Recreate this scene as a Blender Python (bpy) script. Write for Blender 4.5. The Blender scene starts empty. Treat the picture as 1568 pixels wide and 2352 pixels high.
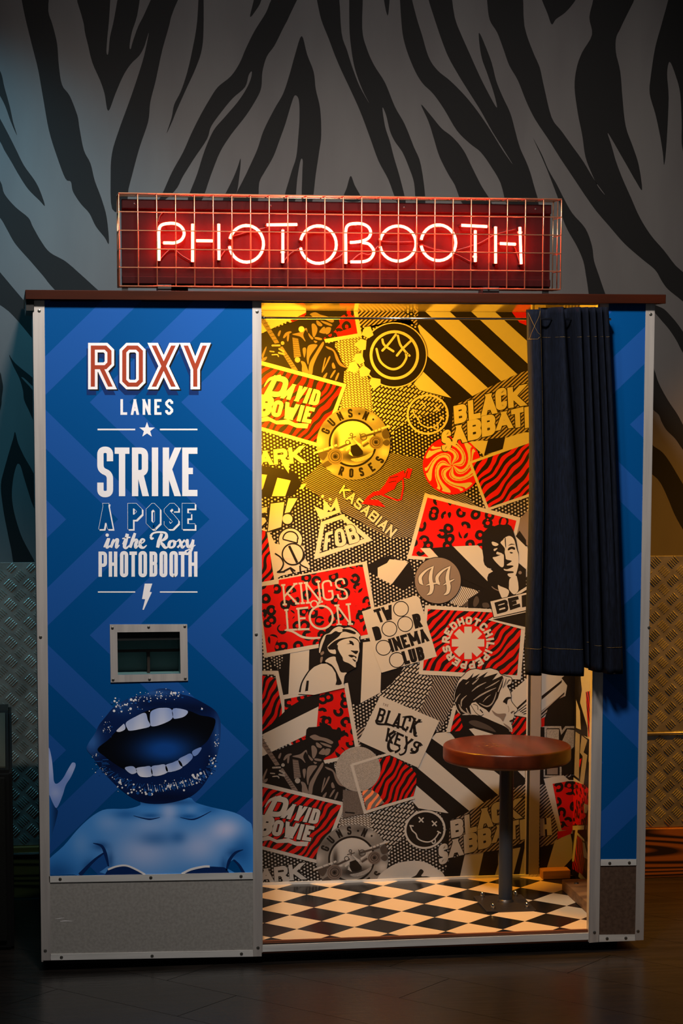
import bpy, bmesh, math, random
from mathutils import Vector, Matrix
from mathutils.geometry import tessellate_polygon
random.seed(7)
SC = bpy.context.scene
COL = SC.collection
# ------------------------------------------------------------------ camera
F_PX, CY_PX = 5096.634, 1434.838
YAW, PITCH, ROLL = 0.14686, 0.11251, 0.00209
CAM = Vector((-0.06559, -6.5733, 1.78714))
_fw = Vector((math.sin(YAW)*math.cos(PITCH), math.cos(YAW)*math.cos(PITCH), -math.sin(PITCH)))
_r0 = Vector((math.cos(YAW), -math.sin(YAW), 0)); _u0 = _r0.cross(_fw)
_rt = _r0*math.cos(ROLL)+_u0*math.sin(ROLL); _up = -_r0*math.sin(ROLL)+_u0*math.cos(ROLL)
cd = bpy.data.cameras.new('camera'); cam = bpy.data.objects.new('camera', cd); COL.objects.link(cam)
cd.sensor_fit = 'VERTICAL'; cd.sensor_height = 36; cd.lens = F_PX/2352*36
cd.shift_y = (CY_PX-1176)/2352; cd.clip_start = 0.05
cam.matrix_world = Matrix(((_rt.x,_up.x,-_fw.x,CAM.x),(_rt.y,_up.y,-_fw.y,CAM.y),(_rt.z,_up.z,-_fw.z,CAM.z),(0,0,0,1)))
SC.camera = cam
# ------------------------------------------------------------------ world, lamps of the room and added fill spots, exposure
def lin(c):
    return tuple((v/12.92 if v <= .04045 else ((v+.055)/1.055)**2.4) for v in (x/255 for x in c))
w = bpy.data.worlds.new('room_air'); SC.world = w; w.use_nodes = True
w.node_tree.nodes['Background'].inputs[0].default_value = (.92, .96, 1, 1)
w.node_tree.nodes['Background'].inputs[1].default_value = 0.036
def spot(name, loc, tgt, power, col, size=70, blend=.6, rad=.06):
    l = bpy.data.lights.new(name, 'SPOT'); l.energy = power; l.color = col; l.spot_size = math.radians(size)
    l.spot_blend = blend; l.shadow_soft_size = rad
    o = bpy.data.objects.new(name, l); COL.objects.link(o); o.location = loc
    o.rotation_euler = (Vector(tgt)-Vector(loc)).to_track_quat('-Z', 'Y').to_euler(); return o
spot('ceiling_spot_key', (0.35, -1.6, 3.32), (0.35, 0, 1.86), 310, (1, .92, .84), 74, 1.0, .14)
spot('ceiling_spot_key_door', (0.90, -1.6, 3.32), (1.50, 0, 1.98), 270, (1, .90, .80), 74, 1.0, .14)
spot('ceiling_spot_teal', (-1.0, .15, 3.45), (-.05, .98, 1.9), 310, (.12, .62, .90), 56, 1.0, .05)
spot('ceiling_spot_amber', (3.0, .05, 3.1), (2.42, .66, .35), 640, (1, .40, .03), 54, 1.0, .05)
spot('fill_spot_left', (-1.25, -1.5, 3.4), (-.22, .98, .42), 190, (1, .97, .88), 25, 1.0, .08)  # added fill that brightens the dark lower left wall, not a room fixture
spot('fill_spot_wall', (1.05, -1.9, 4.1), (1.05, .98, 3.1), 108, (1, .93, .90), 62, 1.0, .2)  # added weak wash that lifts the wall above the booth
SC.view_settings.view_transform = 'Standard'; SC.view_settings.look = 'None'
SC.view_settings.exposure = 0; SC.view_settings.gamma = 1; SC.view_settings.use_curve_mapping = False
# ------------------------------------------------------------------ photo measurements -> places on real planes
def ray(px, py): return _fw+_rt*((px-784)/F_PX)-_up*((py-CY_PX)/F_PX)
def onY(px, py, Y=0.0):
    d = ray(px, py); return CAM+d*((Y-CAM.y)/d.y)
def onX(px, py, X):
    d = ray(px, py); return CAM+d*((X-CAM.x)/d.x)
def onZ(px, py, Z):
    d = ray(px, py); return CAM+d*((Z-CAM.z)/d.z)
# ------------------------------------------------------------------ materials
def mat(name, col, rough=.5, metal=0, spec=.5, noise=None, bump=None, srgb=True, stretch=(1,1,1)):
    m = bpy.data.materials.new(name); m.use_nodes = True; nt = m.node_tree; b = nt.nodes['Principled BSDF']
    c = lin(col) if srgb else col
    b.inputs['Base Color'].default_value = (*c, 1); b.inputs['Roughness'].default_value = rough
    b.inputs['Metallic'].default_value = metal; b.inputs['Specular IOR Level'].default_value = spec
    if noise or bump:
        tc = nt.nodes.new('ShaderNodeTexCoord'); mp = nt.nodes.new('ShaderNodeMapping'); nt.links.new(tc.outputs['Object'], mp.inputs[0])
        mp.inputs['Scale'].default_value = stretch
    if noise:
        sc, col2, lo, hi = noise
        n = nt.nodes.new('ShaderNodeTexNoise'); n.inputs['Scale'].default_value = sc; n.inputs['Detail'].default_value = 5
        nt.links.new(mp.outputs[0], n.inputs['Vector'])
        r = nt.nodes.new('ShaderNodeValToRGB'); r.color_ramp.elements[0].position = lo; r.color_ramp.elements[1].position = hi
        r.color_ramp.elements[0].color = (*c, 1); r.color_ramp.elements[1].color = (*lin(col2), 1)
        nt.links.new(n.outputs[0], r.inputs[0]); nt.links.new(r.outputs[0], b.inputs['Base Color'])
    if bump:
        sc, st = bump
        n2 = nt.nodes.new('ShaderNodeTexNoise'); n2.inputs['Scale'].default_value = sc; n2.inputs['Detail'].default_value = 4
        nt.links.new(mp.outputs[0], n2.inputs['Vector'])
        bp = nt.nodes.new('ShaderNodeBump'); bp.inputs['Strength'].default_value = st; bp.inputs['Distance'].default_value = .004
        nt.links.new(n2.outputs[0], bp.inputs['Height']); nt.links.new(bp.outputs[0], b.inputs['Normal'])
    return m
def emis(name, col, strength):
    m = bpy.data.materials.new(name); m.use_nodes = True; nt = m.node_tree; b = nt.nodes['Principled BSDF']
    b.inputs['Base Color'].default_value = (*col, 1); b.inputs['Emission Color'].default_value = (*col, 1)
    b.inputs['Emission Strength'].default_value = strength; return m
def pattern(name, kind, c1, c2, period, ang=0, duty=.5, rough=.4):
    """printed repeat: stripes, dots, zebra or leopard in the plane's own metres (x across, z up; y on the side wall)"""
    m = bpy.data.materials.new(name); m.use_nodes = True; nt = m.node_tree; N = nt.nodes; L = nt.links
    b = N['Principled BSDF']; b.inputs['Roughness'].default_value = rough; b.inputs['Specular IOR Level'].default_value = .3
    tc = N.new('ShaderNodeTexCoord'); sp = N.new('ShaderNodeSeparateXYZ'); L.new(tc.outputs['Object'], sp.inputs[0])
    ad = N.new('ShaderNodeMath'); ad.operation = 'ADD'; L.new(sp.outputs[0], ad.inputs[0]); L.new(sp.outputs[1], ad.inputs[1])
    cb = N.new('ShaderNodeCombineXYZ'); L.new(ad.outputs[0], cb.inputs[0]); L.new(sp.outputs[2], cb.inputs[1])
    mp = N.new('ShaderNodeMapping'); mp.vector_type = 'POINT'; mp.inputs['Rotation'].default_value = (0, 0, math.radians(-ang))
    L.new(cb.outputs[0], mp.inputs[0]); v = mp.outputs[0]
    def math_(op, a, bb=None, c=None):
        n = N.new('ShaderNodeMath'); n.operation = op
        for i, x in enumerate((a, bb, c)):
            if x is None: continue
            if isinstance(x, (int, float)): n.inputs[i].default_value = x
            else: L.new(x, n.inputs[i])
        return n.outputs[0]
    if kind == 'zebra':
        wv = N.new('ShaderNodeTexWave'); wv.inputs['Scale'].default_value = .314/period; wv.inputs['Distortion'].default_value = 7
        wv.inputs['Detail'].default_value = 1.2; wv.inputs['Detail Scale'].default_value = .8; L.new(v, wv.inputs['Vector'])
        fac = math_('GREATER_THAN', wv.outputs['Fac'], 1-duty)
    elif kind == 'leopard':
        ns = N.new('ShaderNodeTexNoise'); ns.inputs['Scale'].default_value = .9/period; L.new(v, ns.inputs['Vector'])
        vo = N.new('ShaderNodeTexVoronoi'); vo.voronoi_dimensions = '2D'; vo.inputs['Scale'].default_value = 1/period; vo.inputs['Randomness'].default_value = .75
        wob = N.new('ShaderNodeMixRGB'); wob.blend_type = 'ADD'; wob.inputs[0].default_value = .012; L.new(v, wob.inputs[1]); L.new(ns.outputs['Color'], wob.inputs[2])
        L.new(wob.outputs[0], vo.inputs['Vector'])
        d = vo.outputs['Distance']
        ring = math_('MULTIPLY', math_('GREATER_THAN', d, .15), math_('LESS_THAN', d, .39))
        n2 = N.new('ShaderNodeTexNoise'); n2.inputs['Scale'].default_value = 1.5/period; n2.inputs['Detail'].default_value = 0; L.new(v, n2.inputs['Vector'])
        fac = math_('MULTIPLY', ring, math_('GREATER_THAN', n2.outputs[0], .39))
        fac = math_('SUBTRACT', 1, fac)
    elif kind == 'dots':
        s2 = N.new('ShaderNodeSeparateXYZ'); L.new(v, s2.inputs[0])
        row = math_('FLOOR', math_('DIVIDE', s2.outputs[1], period*.8))
        off = math_('MULTIPLY', math_('MODULO', row, 2.0), .5*period)
        fx = math_('SUBTRACT', math_('FRACT', math_('DIVIDE', math_('ADD', math_('ADD', s2.outputs[0], off), 10*period), period)), .5)
        fy = math_('MULTIPLY', math_('SUBTRACT', math_('FRACT', math_('DIVIDE', s2.outputs[1], period*.8)), .5), .8)
        d2 = math_('ADD', math_('MULTIPLY', fx, fx), math_('MULTIPLY', fy, fy))
        fac = math_('LESS_THAN', d2, (duty*.5)**2)
    else:
        s2 = N.new('ShaderNodeSeparateXYZ'); L.new(v, s2.inputs[0])
        fac = math_('LESS_THAN', math_('FRACT', math_('ADD', math_('DIVIDE', s2.outputs[1], period), 100.0)), duty)
        if kind == 'dash':
            row = math_('FLOOR', math_('ADD', math_('DIVIDE', s2.outputs[1], period), 100.0))
            ph = math_('FRACT', math_('ADD', math_('DIVIDE', s2.outputs[0], period*2.1), math_('MULTIPLY', row, .37)))
            fac = math_('MULTIPLY', fac, math_('LESS_THAN', ph, .78))
    mx = N.new('ShaderNodeMixRGB'); L.new(fac, mx.inputs[0]); mx.inputs[1].default_value = (*lin(c1), 1); mx.inputs[2].default_value = (*lin(c2), 1)
    L.new(mx.outputs[0], b.inputs['Base Color']); return m
def vcol_mat(name, rough=.35):
    m = bpy.data.materials.new(name); m.use_nodes = True; nt = m.node_tree; b = nt.nodes['Principled BSDF']
    a = nt.nodes.new('ShaderNodeVertexColor'); a.layer_name = 'ink'; nt.links.new(a.outputs[0], b.inputs['Base Color'])
    b.inputs['Roughness'].default_value = rough; b.inputs['Specular IOR Level'].default_value = .3; return m
BLACK, CREAM, RED = (15, 12, 12), (146, 144, 142), (156, 9, 5)
M = {
 'k': mat('ink_black', BLACK, .4, spec=.3), 'w': mat('ink_cream', CREAM, .4, spec=.3), 'r': mat('ink_red', RED, .4, spec=.3),
 'g': mat('ink_warm_grey', (94, 84, 80), .4, spec=.3), 'gl': mat('ink_light_grey', (132, 128, 125), .4, spec=.3, noise=(420, (104, 100, 98), .4, .62)),
 'gd': mat('ink_dark_grey', (54, 48, 46), .4, spec=.3), 'gm': mat('ink_mid_grey', (84, 78, 75), .4, spec=.3, noise=(300, (70, 62, 60), .4, .62)),
 'or': mat('ink_brick_orange', (156, 60, 36), .4, spec=.3), 'nv': mat('ink_navy', (8, 40, 96), .4, spec=.3), 'pw': mat('ink_white', (232, 230, 234), .4, spec=.3),
 'dots': pattern('print_dots', 'dots', BLACK, CREAM, .0128, -28, .50), 'dots2': pattern('print_small_dots', 'dots', BLACK, CREAM, .0105, -28, .5),
 'fine': pattern('print_fine_lines', 'stripe', (22, 18, 17), (112, 108, 102), .0058, -26, .42),
 'diag': pattern('print_slant_stripes', 'stripe', BLACK, (128, 118, 113), .0095, 42, .5), 'dash': pattern('print_slant_dashes', 'dash', BLACK, CREAM, .0100, 42, .55),
 'mesh': pattern('print_pale_weave', 'dash', (60, 48, 40), CREAM, .0066, -33, .66), 'steep': pattern('print_steep_stripes', 'stripe', BLACK, (118, 110, 106), .0078, -58, .5),
 'fan': pattern('print_fan_lines', 'stripe', (60, 52, 48), CREAM, .0062, -60, .62),
 'zeb': pattern('print_red_zebra', 'zebra', BLACK, RED, .023, 138, .57), 'zebd': pattern('print_red_zebra_steep', 'zebra', BLACK, RED, .021, 152, .57),
 'zebo': pattern('print_faded_zebra', 'zebra', (86, 82, 80), (200, 110, 70), .021, 150, .4),
 'leo': pattern('print_red_leopard', 'leopard', BLACK, RED, .044, 20),
 'vc': vcol_mat('photographic_print'),
}
# ------------------------------------------------------------------ object helpers
ROOT = {}
def tag(o, label=None, cat=None, group=None, kind=None):
    for k, v in (('label', label), ('category', cat), ('group', group), ('kind', kind)):
        if v: o[k] = v
    return o
def thing(name, loc, label, cat, group=None):
    o = bpy.data.objects.new(name, None); COL.objects.link(o); o.location = loc; o.empty_display_size = .1
    ROOT[o.name] = Vector(loc); return tag(o, label, cat, group)
def wloc(o):
    v = Vector(o.location)
    return v
def attach(o, parent):
    """parent, keeping the world place in which the mesh was built"""
    if parent is not None:
        o.parent = parent; p = parent; off = Vector((0, 0, 0))
        if p.type == 'EMPTY': off = Vector(p.location)
        o.matrix_parent_inverse = Matrix.Translation(-off)
    return o
def obj(name, verts, faces, material, parent=None, smooth=False, mats=None, idx=None):
    me = bpy.data.meshes.new(name); me.from_pydata([tuple(v) for v in verts], [], faces)
    for m in (mats or [material]): me.materials.append(m)
    if idx: me.polygons.foreach_set('material_index', idx)
    if smooth: me.polygons.foreach_set('use_smooth', [True]*len(me.polygons))
    me.update(); o = bpy.data.objects.new(name, me); COL.objects.link(o); return attach(o, parent)
def bm_obj(name, bm, material, parent=None, smooth=False, angle=None):
    me = bpy.data.meshes.new(name); bmesh.ops.recalc_face_normals(bm, faces=bm.faces); bm.to_mesh(me); bm.free(); me.materials.append(material)
    if smooth:
        me.polygons.foreach_set('use_smooth', [True]*len(me.polygons))
        if angle: me.set_sharp_from_angle(angle=math.radians(angle))
    o = bpy.data.objects.new(name, me); COL.objects.link(o); return attach(o, parent)
def box_bm(bm, a, b, bev=0):
    x0, y0, z0 = a; x1, y1, z1 = b
    r = bmesh.ops.create_cube(bm, size=1, matrix=Matrix.Translation(((x0+x1)/2, (y0+y1)/2, (z0+z1)/2)) @ Matrix.Diagonal((x1-x0, y1-y0, z1-z0, 1)))
    if bev:
        es = set(e for v in r['verts'] for e in v.link_edges)
        bmesh.ops.bevel(bm, geom=list(es), offset=bev, segments=2, affect='EDGES', profile=.5)
def box(name, a, b, material, parent=None, bev=0):
    bm = bmesh.new(); box_bm(bm, a, b, bev); return bm_obj(name, bm, material, parent)
def tube_data(pts, r, n=8, closed=False, caps=True):
    pts = [Vector(p) for p in pts]; V = []; Fc = []; k = len(pts); up = None
    for i, p in enumerate(pts):
        a = pts[i-1] if (i > 0 or closed) else p; c = pts[(i+1) % k] if (i < k-1 or closed) else p
        t = (c-a).normalized()
        if up is None: up = Vector((0, 1, 0)) if abs(t.y) < .9 else Vector((1, 0, 0))
        s = t.cross(up).normalized(); up = s.cross(t).normalized()
        for j in range(n):
            an = 2*math.pi*j/n; V.append(p+s*(r*math.cos(an))+up*(r*math.sin(an)))
    for i in range(k if closed else k-1):
        for j in range(n):
            a = i*n+j; b2 = i*n+(j+1) % n; c = ((i+1) % k)*n+(j+1) % n; d = ((i+1) % k)*n+j; Fc.append((a, b2, c, d))
    if caps and not closed: Fc.append(tuple(range(n))[::-1]); Fc.append(tuple(range((k-1)*n, k*n)))
    return V, Fc
def tube(name, pts, r, material, parent=None, n=8, closed=False):
    V, Fc = tube_data(pts, r, n, closed); return obj(name, V, Fc, material, parent, smooth=True)
def tubes(name, paths, r, material, parent=None, n=8):
    V = []; Fc = []
    for p in paths:
        v, f = tube_data(p, r, n); o = len(V); V += v; Fc += [tuple(i+o for i in q) for q in f]
    return obj(name, V, Fc, material, parent, smooth=True)
def lathe(name, prof, center, material, parent=None, n=48, axis='z', smooth=True):
    V = []; Fc = []; c = Vector(center)
    for (r, h) in prof:
        for j in range(n):
            a = 2*math.pi*j/n; q = (r*math.cos(a), r*math.sin(a), h)
            if axis == 'y': q = (q[0], h, q[1])
            V.append(c+Vector(q))
    for i in range(len(prof)-1):
        for j in range(n): Fc.append((i*n+j, i*n+(j+1) % n, (i+1)*n+(j+1) % n, (i+1)*n+j))
    Fc.append(tuple(range(n))[::-1]); Fc.append(tuple(range((len(prof)-1)*n, len(prof)*n)))
    o = obj(name, V, Fc, material, parent, smooth=smooth)
    if smooth: o.data.set_sharp_from_angle(angle=math.radians(40))
    bm = bmesh.new(); bm.from_mesh(o.data); bmesh.ops.recalc_face_normals(bm, faces=bm.faces); bm.to_mesh(o.data); bm.free()
    return o
def smooth_path(pts, n=6, closed=False):
    """Catmull-Rom through 2-D or 3-D points"""
    out = []; k = len(pts); P = [Vector(p) for p in pts]
    for i in range(k if closed else k-1):
        p0 = P[i-1] if (i > 0 or closed) else P[i]; p1 = P[i]; p2 = P[(i+1) % k]; p3 = P[(i+2) % k] if (i+2 < k or closed) else p2
        for j in range(n):
            t = j/n; out.append(.5*((2*p1)+(p2-p0)*t+(2*p0-5*p1+4*p2-p3)*t*t+(3*p1-p0-3*p2+p3)*t**3))
    if not closed: out.append(P[-1])
    return [tuple(v) for v in out]
# ------------------------------------------------------------------ flat prints: outlines in photo measurements laid on the real panel
def strip(pts, w, closed=False, cap0=None, cap1=None):
    """constant-width line with mitred corners as convex quads; cap = ('y',v) or ('x',v) cuts an end square to the cap line"""
    P = [Vector(p[:2]) for p in pts]
    P = [p for i, p in enumerate(P) if i == 0 or (p-P[i-1]).length > 1e-6]; k = len(P)
    if closed and (P[0]-P[-1]).length < 1e-9: P.pop(); k -= 1
    D = [(P[(i+1) % k]-P[i]).normalized() for i in range(k if closed else k-1)]
    Lf = []; Rt = []
    for i in range(k):
        if closed: a, b = D[i-1], D[i]
        else: a = D[max(0, i-1)]; b = D[min(i, k-2)]
        na = Vector((-a.y, a.x)); nb = Vector((-b.y, b.x)); m = na+nb
        if m.length < .3: m = nb.copy()
        m.normalize(); s = (w/2)/max(.45, m.dot(nb)); Lf.append(P[i]+m*s); Rt.append(P[i]-m*s)
    def cut(q, d, cap):
        ax = 0 if cap[0] == 'x' else 1
        return q if abs(d[ax]) < .08 else q+d*((cap[1]-q[ax])/d[ax])
    if not closed and cap0: Lf[0] = cut(Lf[0], D[0], cap0); Rt[0] = cut(Rt[0], D[0], cap0)
    if not closed and cap1: Lf[-1] = cut(Lf[-1], D[-1], cap1); Rt[-1] = cut(Rt[-1], D[-1], cap1)
    out = []
    for i in range(k if closed else k-1):
        j = (i+1) % k; out.append([tuple(Lf[i]), tuple(Lf[j]), tuple(Rt[j]), tuple(Rt[i])])
    return out
GL = {
 'A': ['0,0 .5,1', '.5,1 1,0', '.2,.3 .8,.3'], 'B': ['0,0 0,1', '0,1 1,1r 1,.53r 0,.53', '0,.53 1,.53r 1,0r 0,0'],
 'C': ['1,.7 1,1r 0,1r 0,0r 1,0r 1,.3'], 'D': ['0,0 0,1', '0,1 1,1r 1,0r 0,0'], 'E': ['0,0 0,1', '0,1 1,1', '0,.52 .85,.52', '0,0 1,0'],
 'F': ['0,0 0,1', '0,1 1,1', '0,.52 .85,.52'], 'G': ['1,.7 1,1r 0,1r 0,0r 1,0r 1,.45 .55,.45'], 'H': ['0,0 0,1', '1,0 1,1', '0,.5 1,.5'],
 'I': ['.5,0 .5,1'], 'K': ['0,0 0,1', '1,1 0,.4', '.28,.56 1,0'], 'L': ['0,0 0,1', '0,0 1,0'], 'M': ['0,0 0,1', '1,0 1,1', '0,1 .5,.25', '.5,.25 1,1'],
 'N': ['0,0 0,1', '1,0 1,1', '0,1 1,0'], 'O': ['*0,0r 0,1r 1,1r 1,0r'], 'P': ['0,0 0,1', '0,1 1,1r 1,.45r 0,.45'],
 'R': ['0,0 0,1', '0,1 1,1r 1,.47r 0,.47', '.5,.47 1,0'], 'S': ['1,.74 1,1r 0,1r 0,.54r 1,.46r 1,0r 0,0r 0,.26'],
 'T': ['0,1 1,1', '.5,0 .5,1'], 'U': ['0,1 0,0r 1,0r 1,1'], 'V': ['0,1 .5,0', '.5,0 1,1'], 'W': ['0,1 .27,0', '.27,0 .5,.8', '.5,.8 .73,0', '.73,0 1,1'],
 'X': ['0,0 1,1', '0,1 1,0'], 'Y': ['0,1 .5,.42', '1,1 .5,.42', '.5,0 .5,.46']}
def glyph(ch, wd, w, r, seg=6, inner=None, serif=0):
    """convex pieces of a letter in a wd x 1 cell with line width w (inner: same skeleton, thinner line)"""
    lw = inner or w; e = (w-lw)/2; out = []
    for s in GL[ch]:
        closed = s.startswith('*'); pts = []
        for t in s.lstrip('*').split():
            rr = t.endswith('r'); x, y = (float(q) for q in t.rstrip('r').split(',')); pts.append((x, y, rr))
        def mp(p): return Vector((w/2+p[0]*(wd-w), w/2+p[1]*(1-w)))
        Q = [mp(p) for p in pts]; path = []
        for i, p in enumerate(pts):
            if not p[2]: path.append(Q[i]); continue
            a = Q[i-1]-Q[i]; b = Q[(i+1) % len(Q)]-Q[i]; rad = min(r, a.length*.5, b.length*.5)
            A = Q[i]+a.normalized()*rad; B = Q[i]+b.normalized()*rad
            if seg == 1: path += [A, B]
            else:
                for j in range(seg+1):
                    t = j/seg; path.append(A*(1-t)**2+Q[i]*2*t*(1-t)+B*t*t)
        def cap(p, q):
            d = q-p
            return None
        c0 = c1 = None
        if not closed:
            def capof(p, a, b):
                d = b-a
                if abs(d.y) > .15*abs(d.x) and p[1] in (0., 1.): return ('y', e if p[1] == 0 else 1-e)
                if abs(d.y) <= .15*abs(d.x) and p[0] in (0., 1.): return ('x', e if p[0] == 0 else wd-e)
            c0 = capof(pts[0], path[0], path[1]); c1 = capof(pts[-1], path[-1], path[-2])
            if serif:
                for p in (pts[0], pts[-1]):
                    q = mp(p)
                    if p[1] in (0., 1.): out += strip([(q.x-serif, q.y), (q.x+serif, q.y)], lw)
        out += strip([tuple(p) for p in path], lw, closed, c0, c1)
    return out
WIDE = {'I': .32, 'M': 1.3, 'W': 1.35, 'L': .85, 'E': .9, 'F': .85, 'T': .95}
def text_pieces(s, asp, w, gap, r, seg=6, inner=None, serif=0):
    """letters of s filling an asp x 1 line"""
    wt = [WIDE.get(c, 1.) for c in s]; fixed = sum(w for c in s if c == 'I'); n = len(s)
    free = sum(wt[i] for i, c in enumerate(s) if c != 'I') or 1
    u = (asp-gap*(n-1)-fixed)/free; x = 0; out = []
    for i, c in enumerate(s):
        wd = w if c == 'I' else wt[i]*u
        for q in glyph(c, wd, w, r, seg, inner, serif): out.append([(a+x, b) for a, b in q])
        x += wd+gap
    return out
def clip_rect(p, R):
    for ax, side, lim in ((0, 1, R[0]), (0, -1, R[1]), (1, 1, R[2]), (1, -1, R[3])):
        o = []
        for i in range(len(p)):
            a, b = p[i-1], p[i]; da, db = side*(a[ax]-lim), side*(b[ax]-lim)
            if (da >= 0) != (db >= 0):
                t = da/(da-db); o.append((a[0]+(b[0]-a[0])*t, a[1]+(b[1]-a[1])*t))
            if db >= 0: o.append(b)
        p = o
        if len(p) < 3: return []
    return p
LAYER = .0002
class Print:
    def __init__(s, ax, val, rect, parent, sign=-1, base=0.0004):
        s.ax, s.val, s.rect, s.parent, s.sign, s.base = ax, val, rect, parent, sign, base; s.items = []; s.dz = 0; s.fr = (0, 0, 1); s.lv = 0; s.n = 0
    def frame(s, ox, oy, k): s.fr = (ox, oy, k); return s
    def px(s, p): return (s.fr[0]+p[0]/s.fr[2], s.fr[1]+p[1]/s.fr[2])
    def uv(s, p):
        q = s.px(p); v = onY(*q, s.val) if s.ax == 'y' else onX(*q, s.val)
        return ((v.x if s.ax == 'y' else v.y), v.z+s.dz)
    def poly(s, pts, m, lv=None):
        q = clip_rect([s.uv(p) for p in pts], s.rect)
        if q: s.items.append((q, m, s.lv if lv is None else lv))
    def blob(s, pts, m, lv=None, n=5): s.poly(smooth_path(pts, n, True), m, lv)
    def line(s, pts, w, m, lv=None, closed=False):
        for q in strip(pts, w, closed): s.poly(q, m, lv)
    def curve(s, pts, w, m, lv=None, n=6, closed=False, round_=True):
        P = smooth_path(pts, n, closed); s.line(P, w, m, lv, closed)
        if round_ and not closed: s.disc(P[0], w/2, m, lv, 8); s.disc(P[-1], w/2, m, lv, 8)
    def taper(s, pts, ws, m, lv=None, n=6):
        P = smooth_path(pts, n); k = len(P)-1; out = []
        for i, p in enumerate(P):
            a, b = P[max(0, i-1)], P[min(k, i+1)]; d = Vector((b[0]-a[0], b[1]-a[1])).normalized(); t = i/k*(len(ws)-1); j = min(int(t), len(ws)-2)
            wd = ws[j]+(ws[j+1]-ws[j])*(t-j); out.append(((p[0]-d.y*wd/2, p[1]+d.x*wd/2), (p[0]+d.y*wd/2, p[1]-d.x*wd/2)))
        for i in range(k): s.poly([out[i][0], out[i+1][0], out[i+1][1], out[i][1]], m, lv)
    def disc(s, c, r, m, lv=None, n=40, ry=None, rot=0):
        ry = ry or r; cs, sn = math.cos(rot), math.sin(rot); P = []
        for i in range(n):
            a = 2*math.pi*i/n; x, y = r*math.cos(a), ry*math.sin(a); P.append((c[0]+x*cs-y*sn, c[1]+x*sn+y*cs))
        s.poly(P, m, lv)
    def ring(s, c, r, w, m, lv=None, n=48, a0=0, a1=360, ry=None):
        ry = ry or r; P = [(c[0]+r*math.cos(math.radians(a0+(a1-a0)*i/n)), c[1]+ry*math.sin(math.radians(a0+(a1-a0)*i/n))) for i in range(n+1)]
        if a1-a0 == 360: s.line(P[:-1], w, m, lv, True)
        else: s.line(P, w, m, lv)
    def text(s, t, quad, w, m, lv=None, gap=.12, r=.3, seg=6, inner=None, serif=0, off=(0, 0), out=0):
        if out:
            C = sum((Vector(q) for q in quad), Vector((0, 0)))/4; hh = ((Vector(quad[3])-Vector(quad[0])).length+(Vector(quad[2])-Vector(quad[1])).length)/2
            ex = (Vector(quad[1])-Vector(quad[0])).normalized(); ey = (Vector(quad[3])-Vector(quad[0])).normalized()
            big = [Vector(q)+ex*(out*sx)+ey*(out*sy) for q, (sx, sy) in zip(quad, ((-1, -1), (1, -1), (1, 1), (-1, 1)))]
            s.text(t, big, w+1.7*out/(hh+2*out), 'k', (s.lv if lv is None else lv)-1, max(0, gap-2*out/hh), r, seg, None, serif, off)
        TL, TR, BR, BL = [Vector(q)+Vector(off) for q in quad]
        asp = ((TR-TL).length+(BR-BL).length)/((BL-TL).length+(BR-TR).length)
        for q in text_pieces(t, asp, w, gap, r, seg, inner, serif):
            P = []
            for x, y in q:
                u = x/asp; P.append(tuple((BL*(1-u)+BR*u)*(1-y)+(TL*(1-u)+TR*u)*y))
            s.poly(P, m, lv)
    def arc_text(s, chars, c, rad, h, w, m, lv=None, inward=False, wd=.55):
        """chars: list of (char, angle in degrees clockwise from up); letters stand on the circle"""
        for ch, an in chars:
            a = math.radians(an); o = Vector((math.sin(a), -math.cos(a))); t = Vector((math.cos(a), math.sin(a)))
            if inward: o, t = -o, -t
            cen = Vector(c)+(o if not inward else -o)*rad
            for q in glyph(ch, w if ch == 'I' else wd, w, .22, 4):
                k = w if ch == 'I' else wd
                s.poly([tuple(cen+t*((x-k/2)*h)+o*((y-.5)*h)) for x, y in q], m, lv)
    def shaded(s, pts, fn, lv=None, step=8, n=4):
        """photographic tone: the outline filled with small pieces whose ink colour fn(x,y) varies"""
        P = smooth_path(pts, n, True) if n else pts; s.items.append((P, fn, s.lv if lv is None else lv, step))
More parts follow.
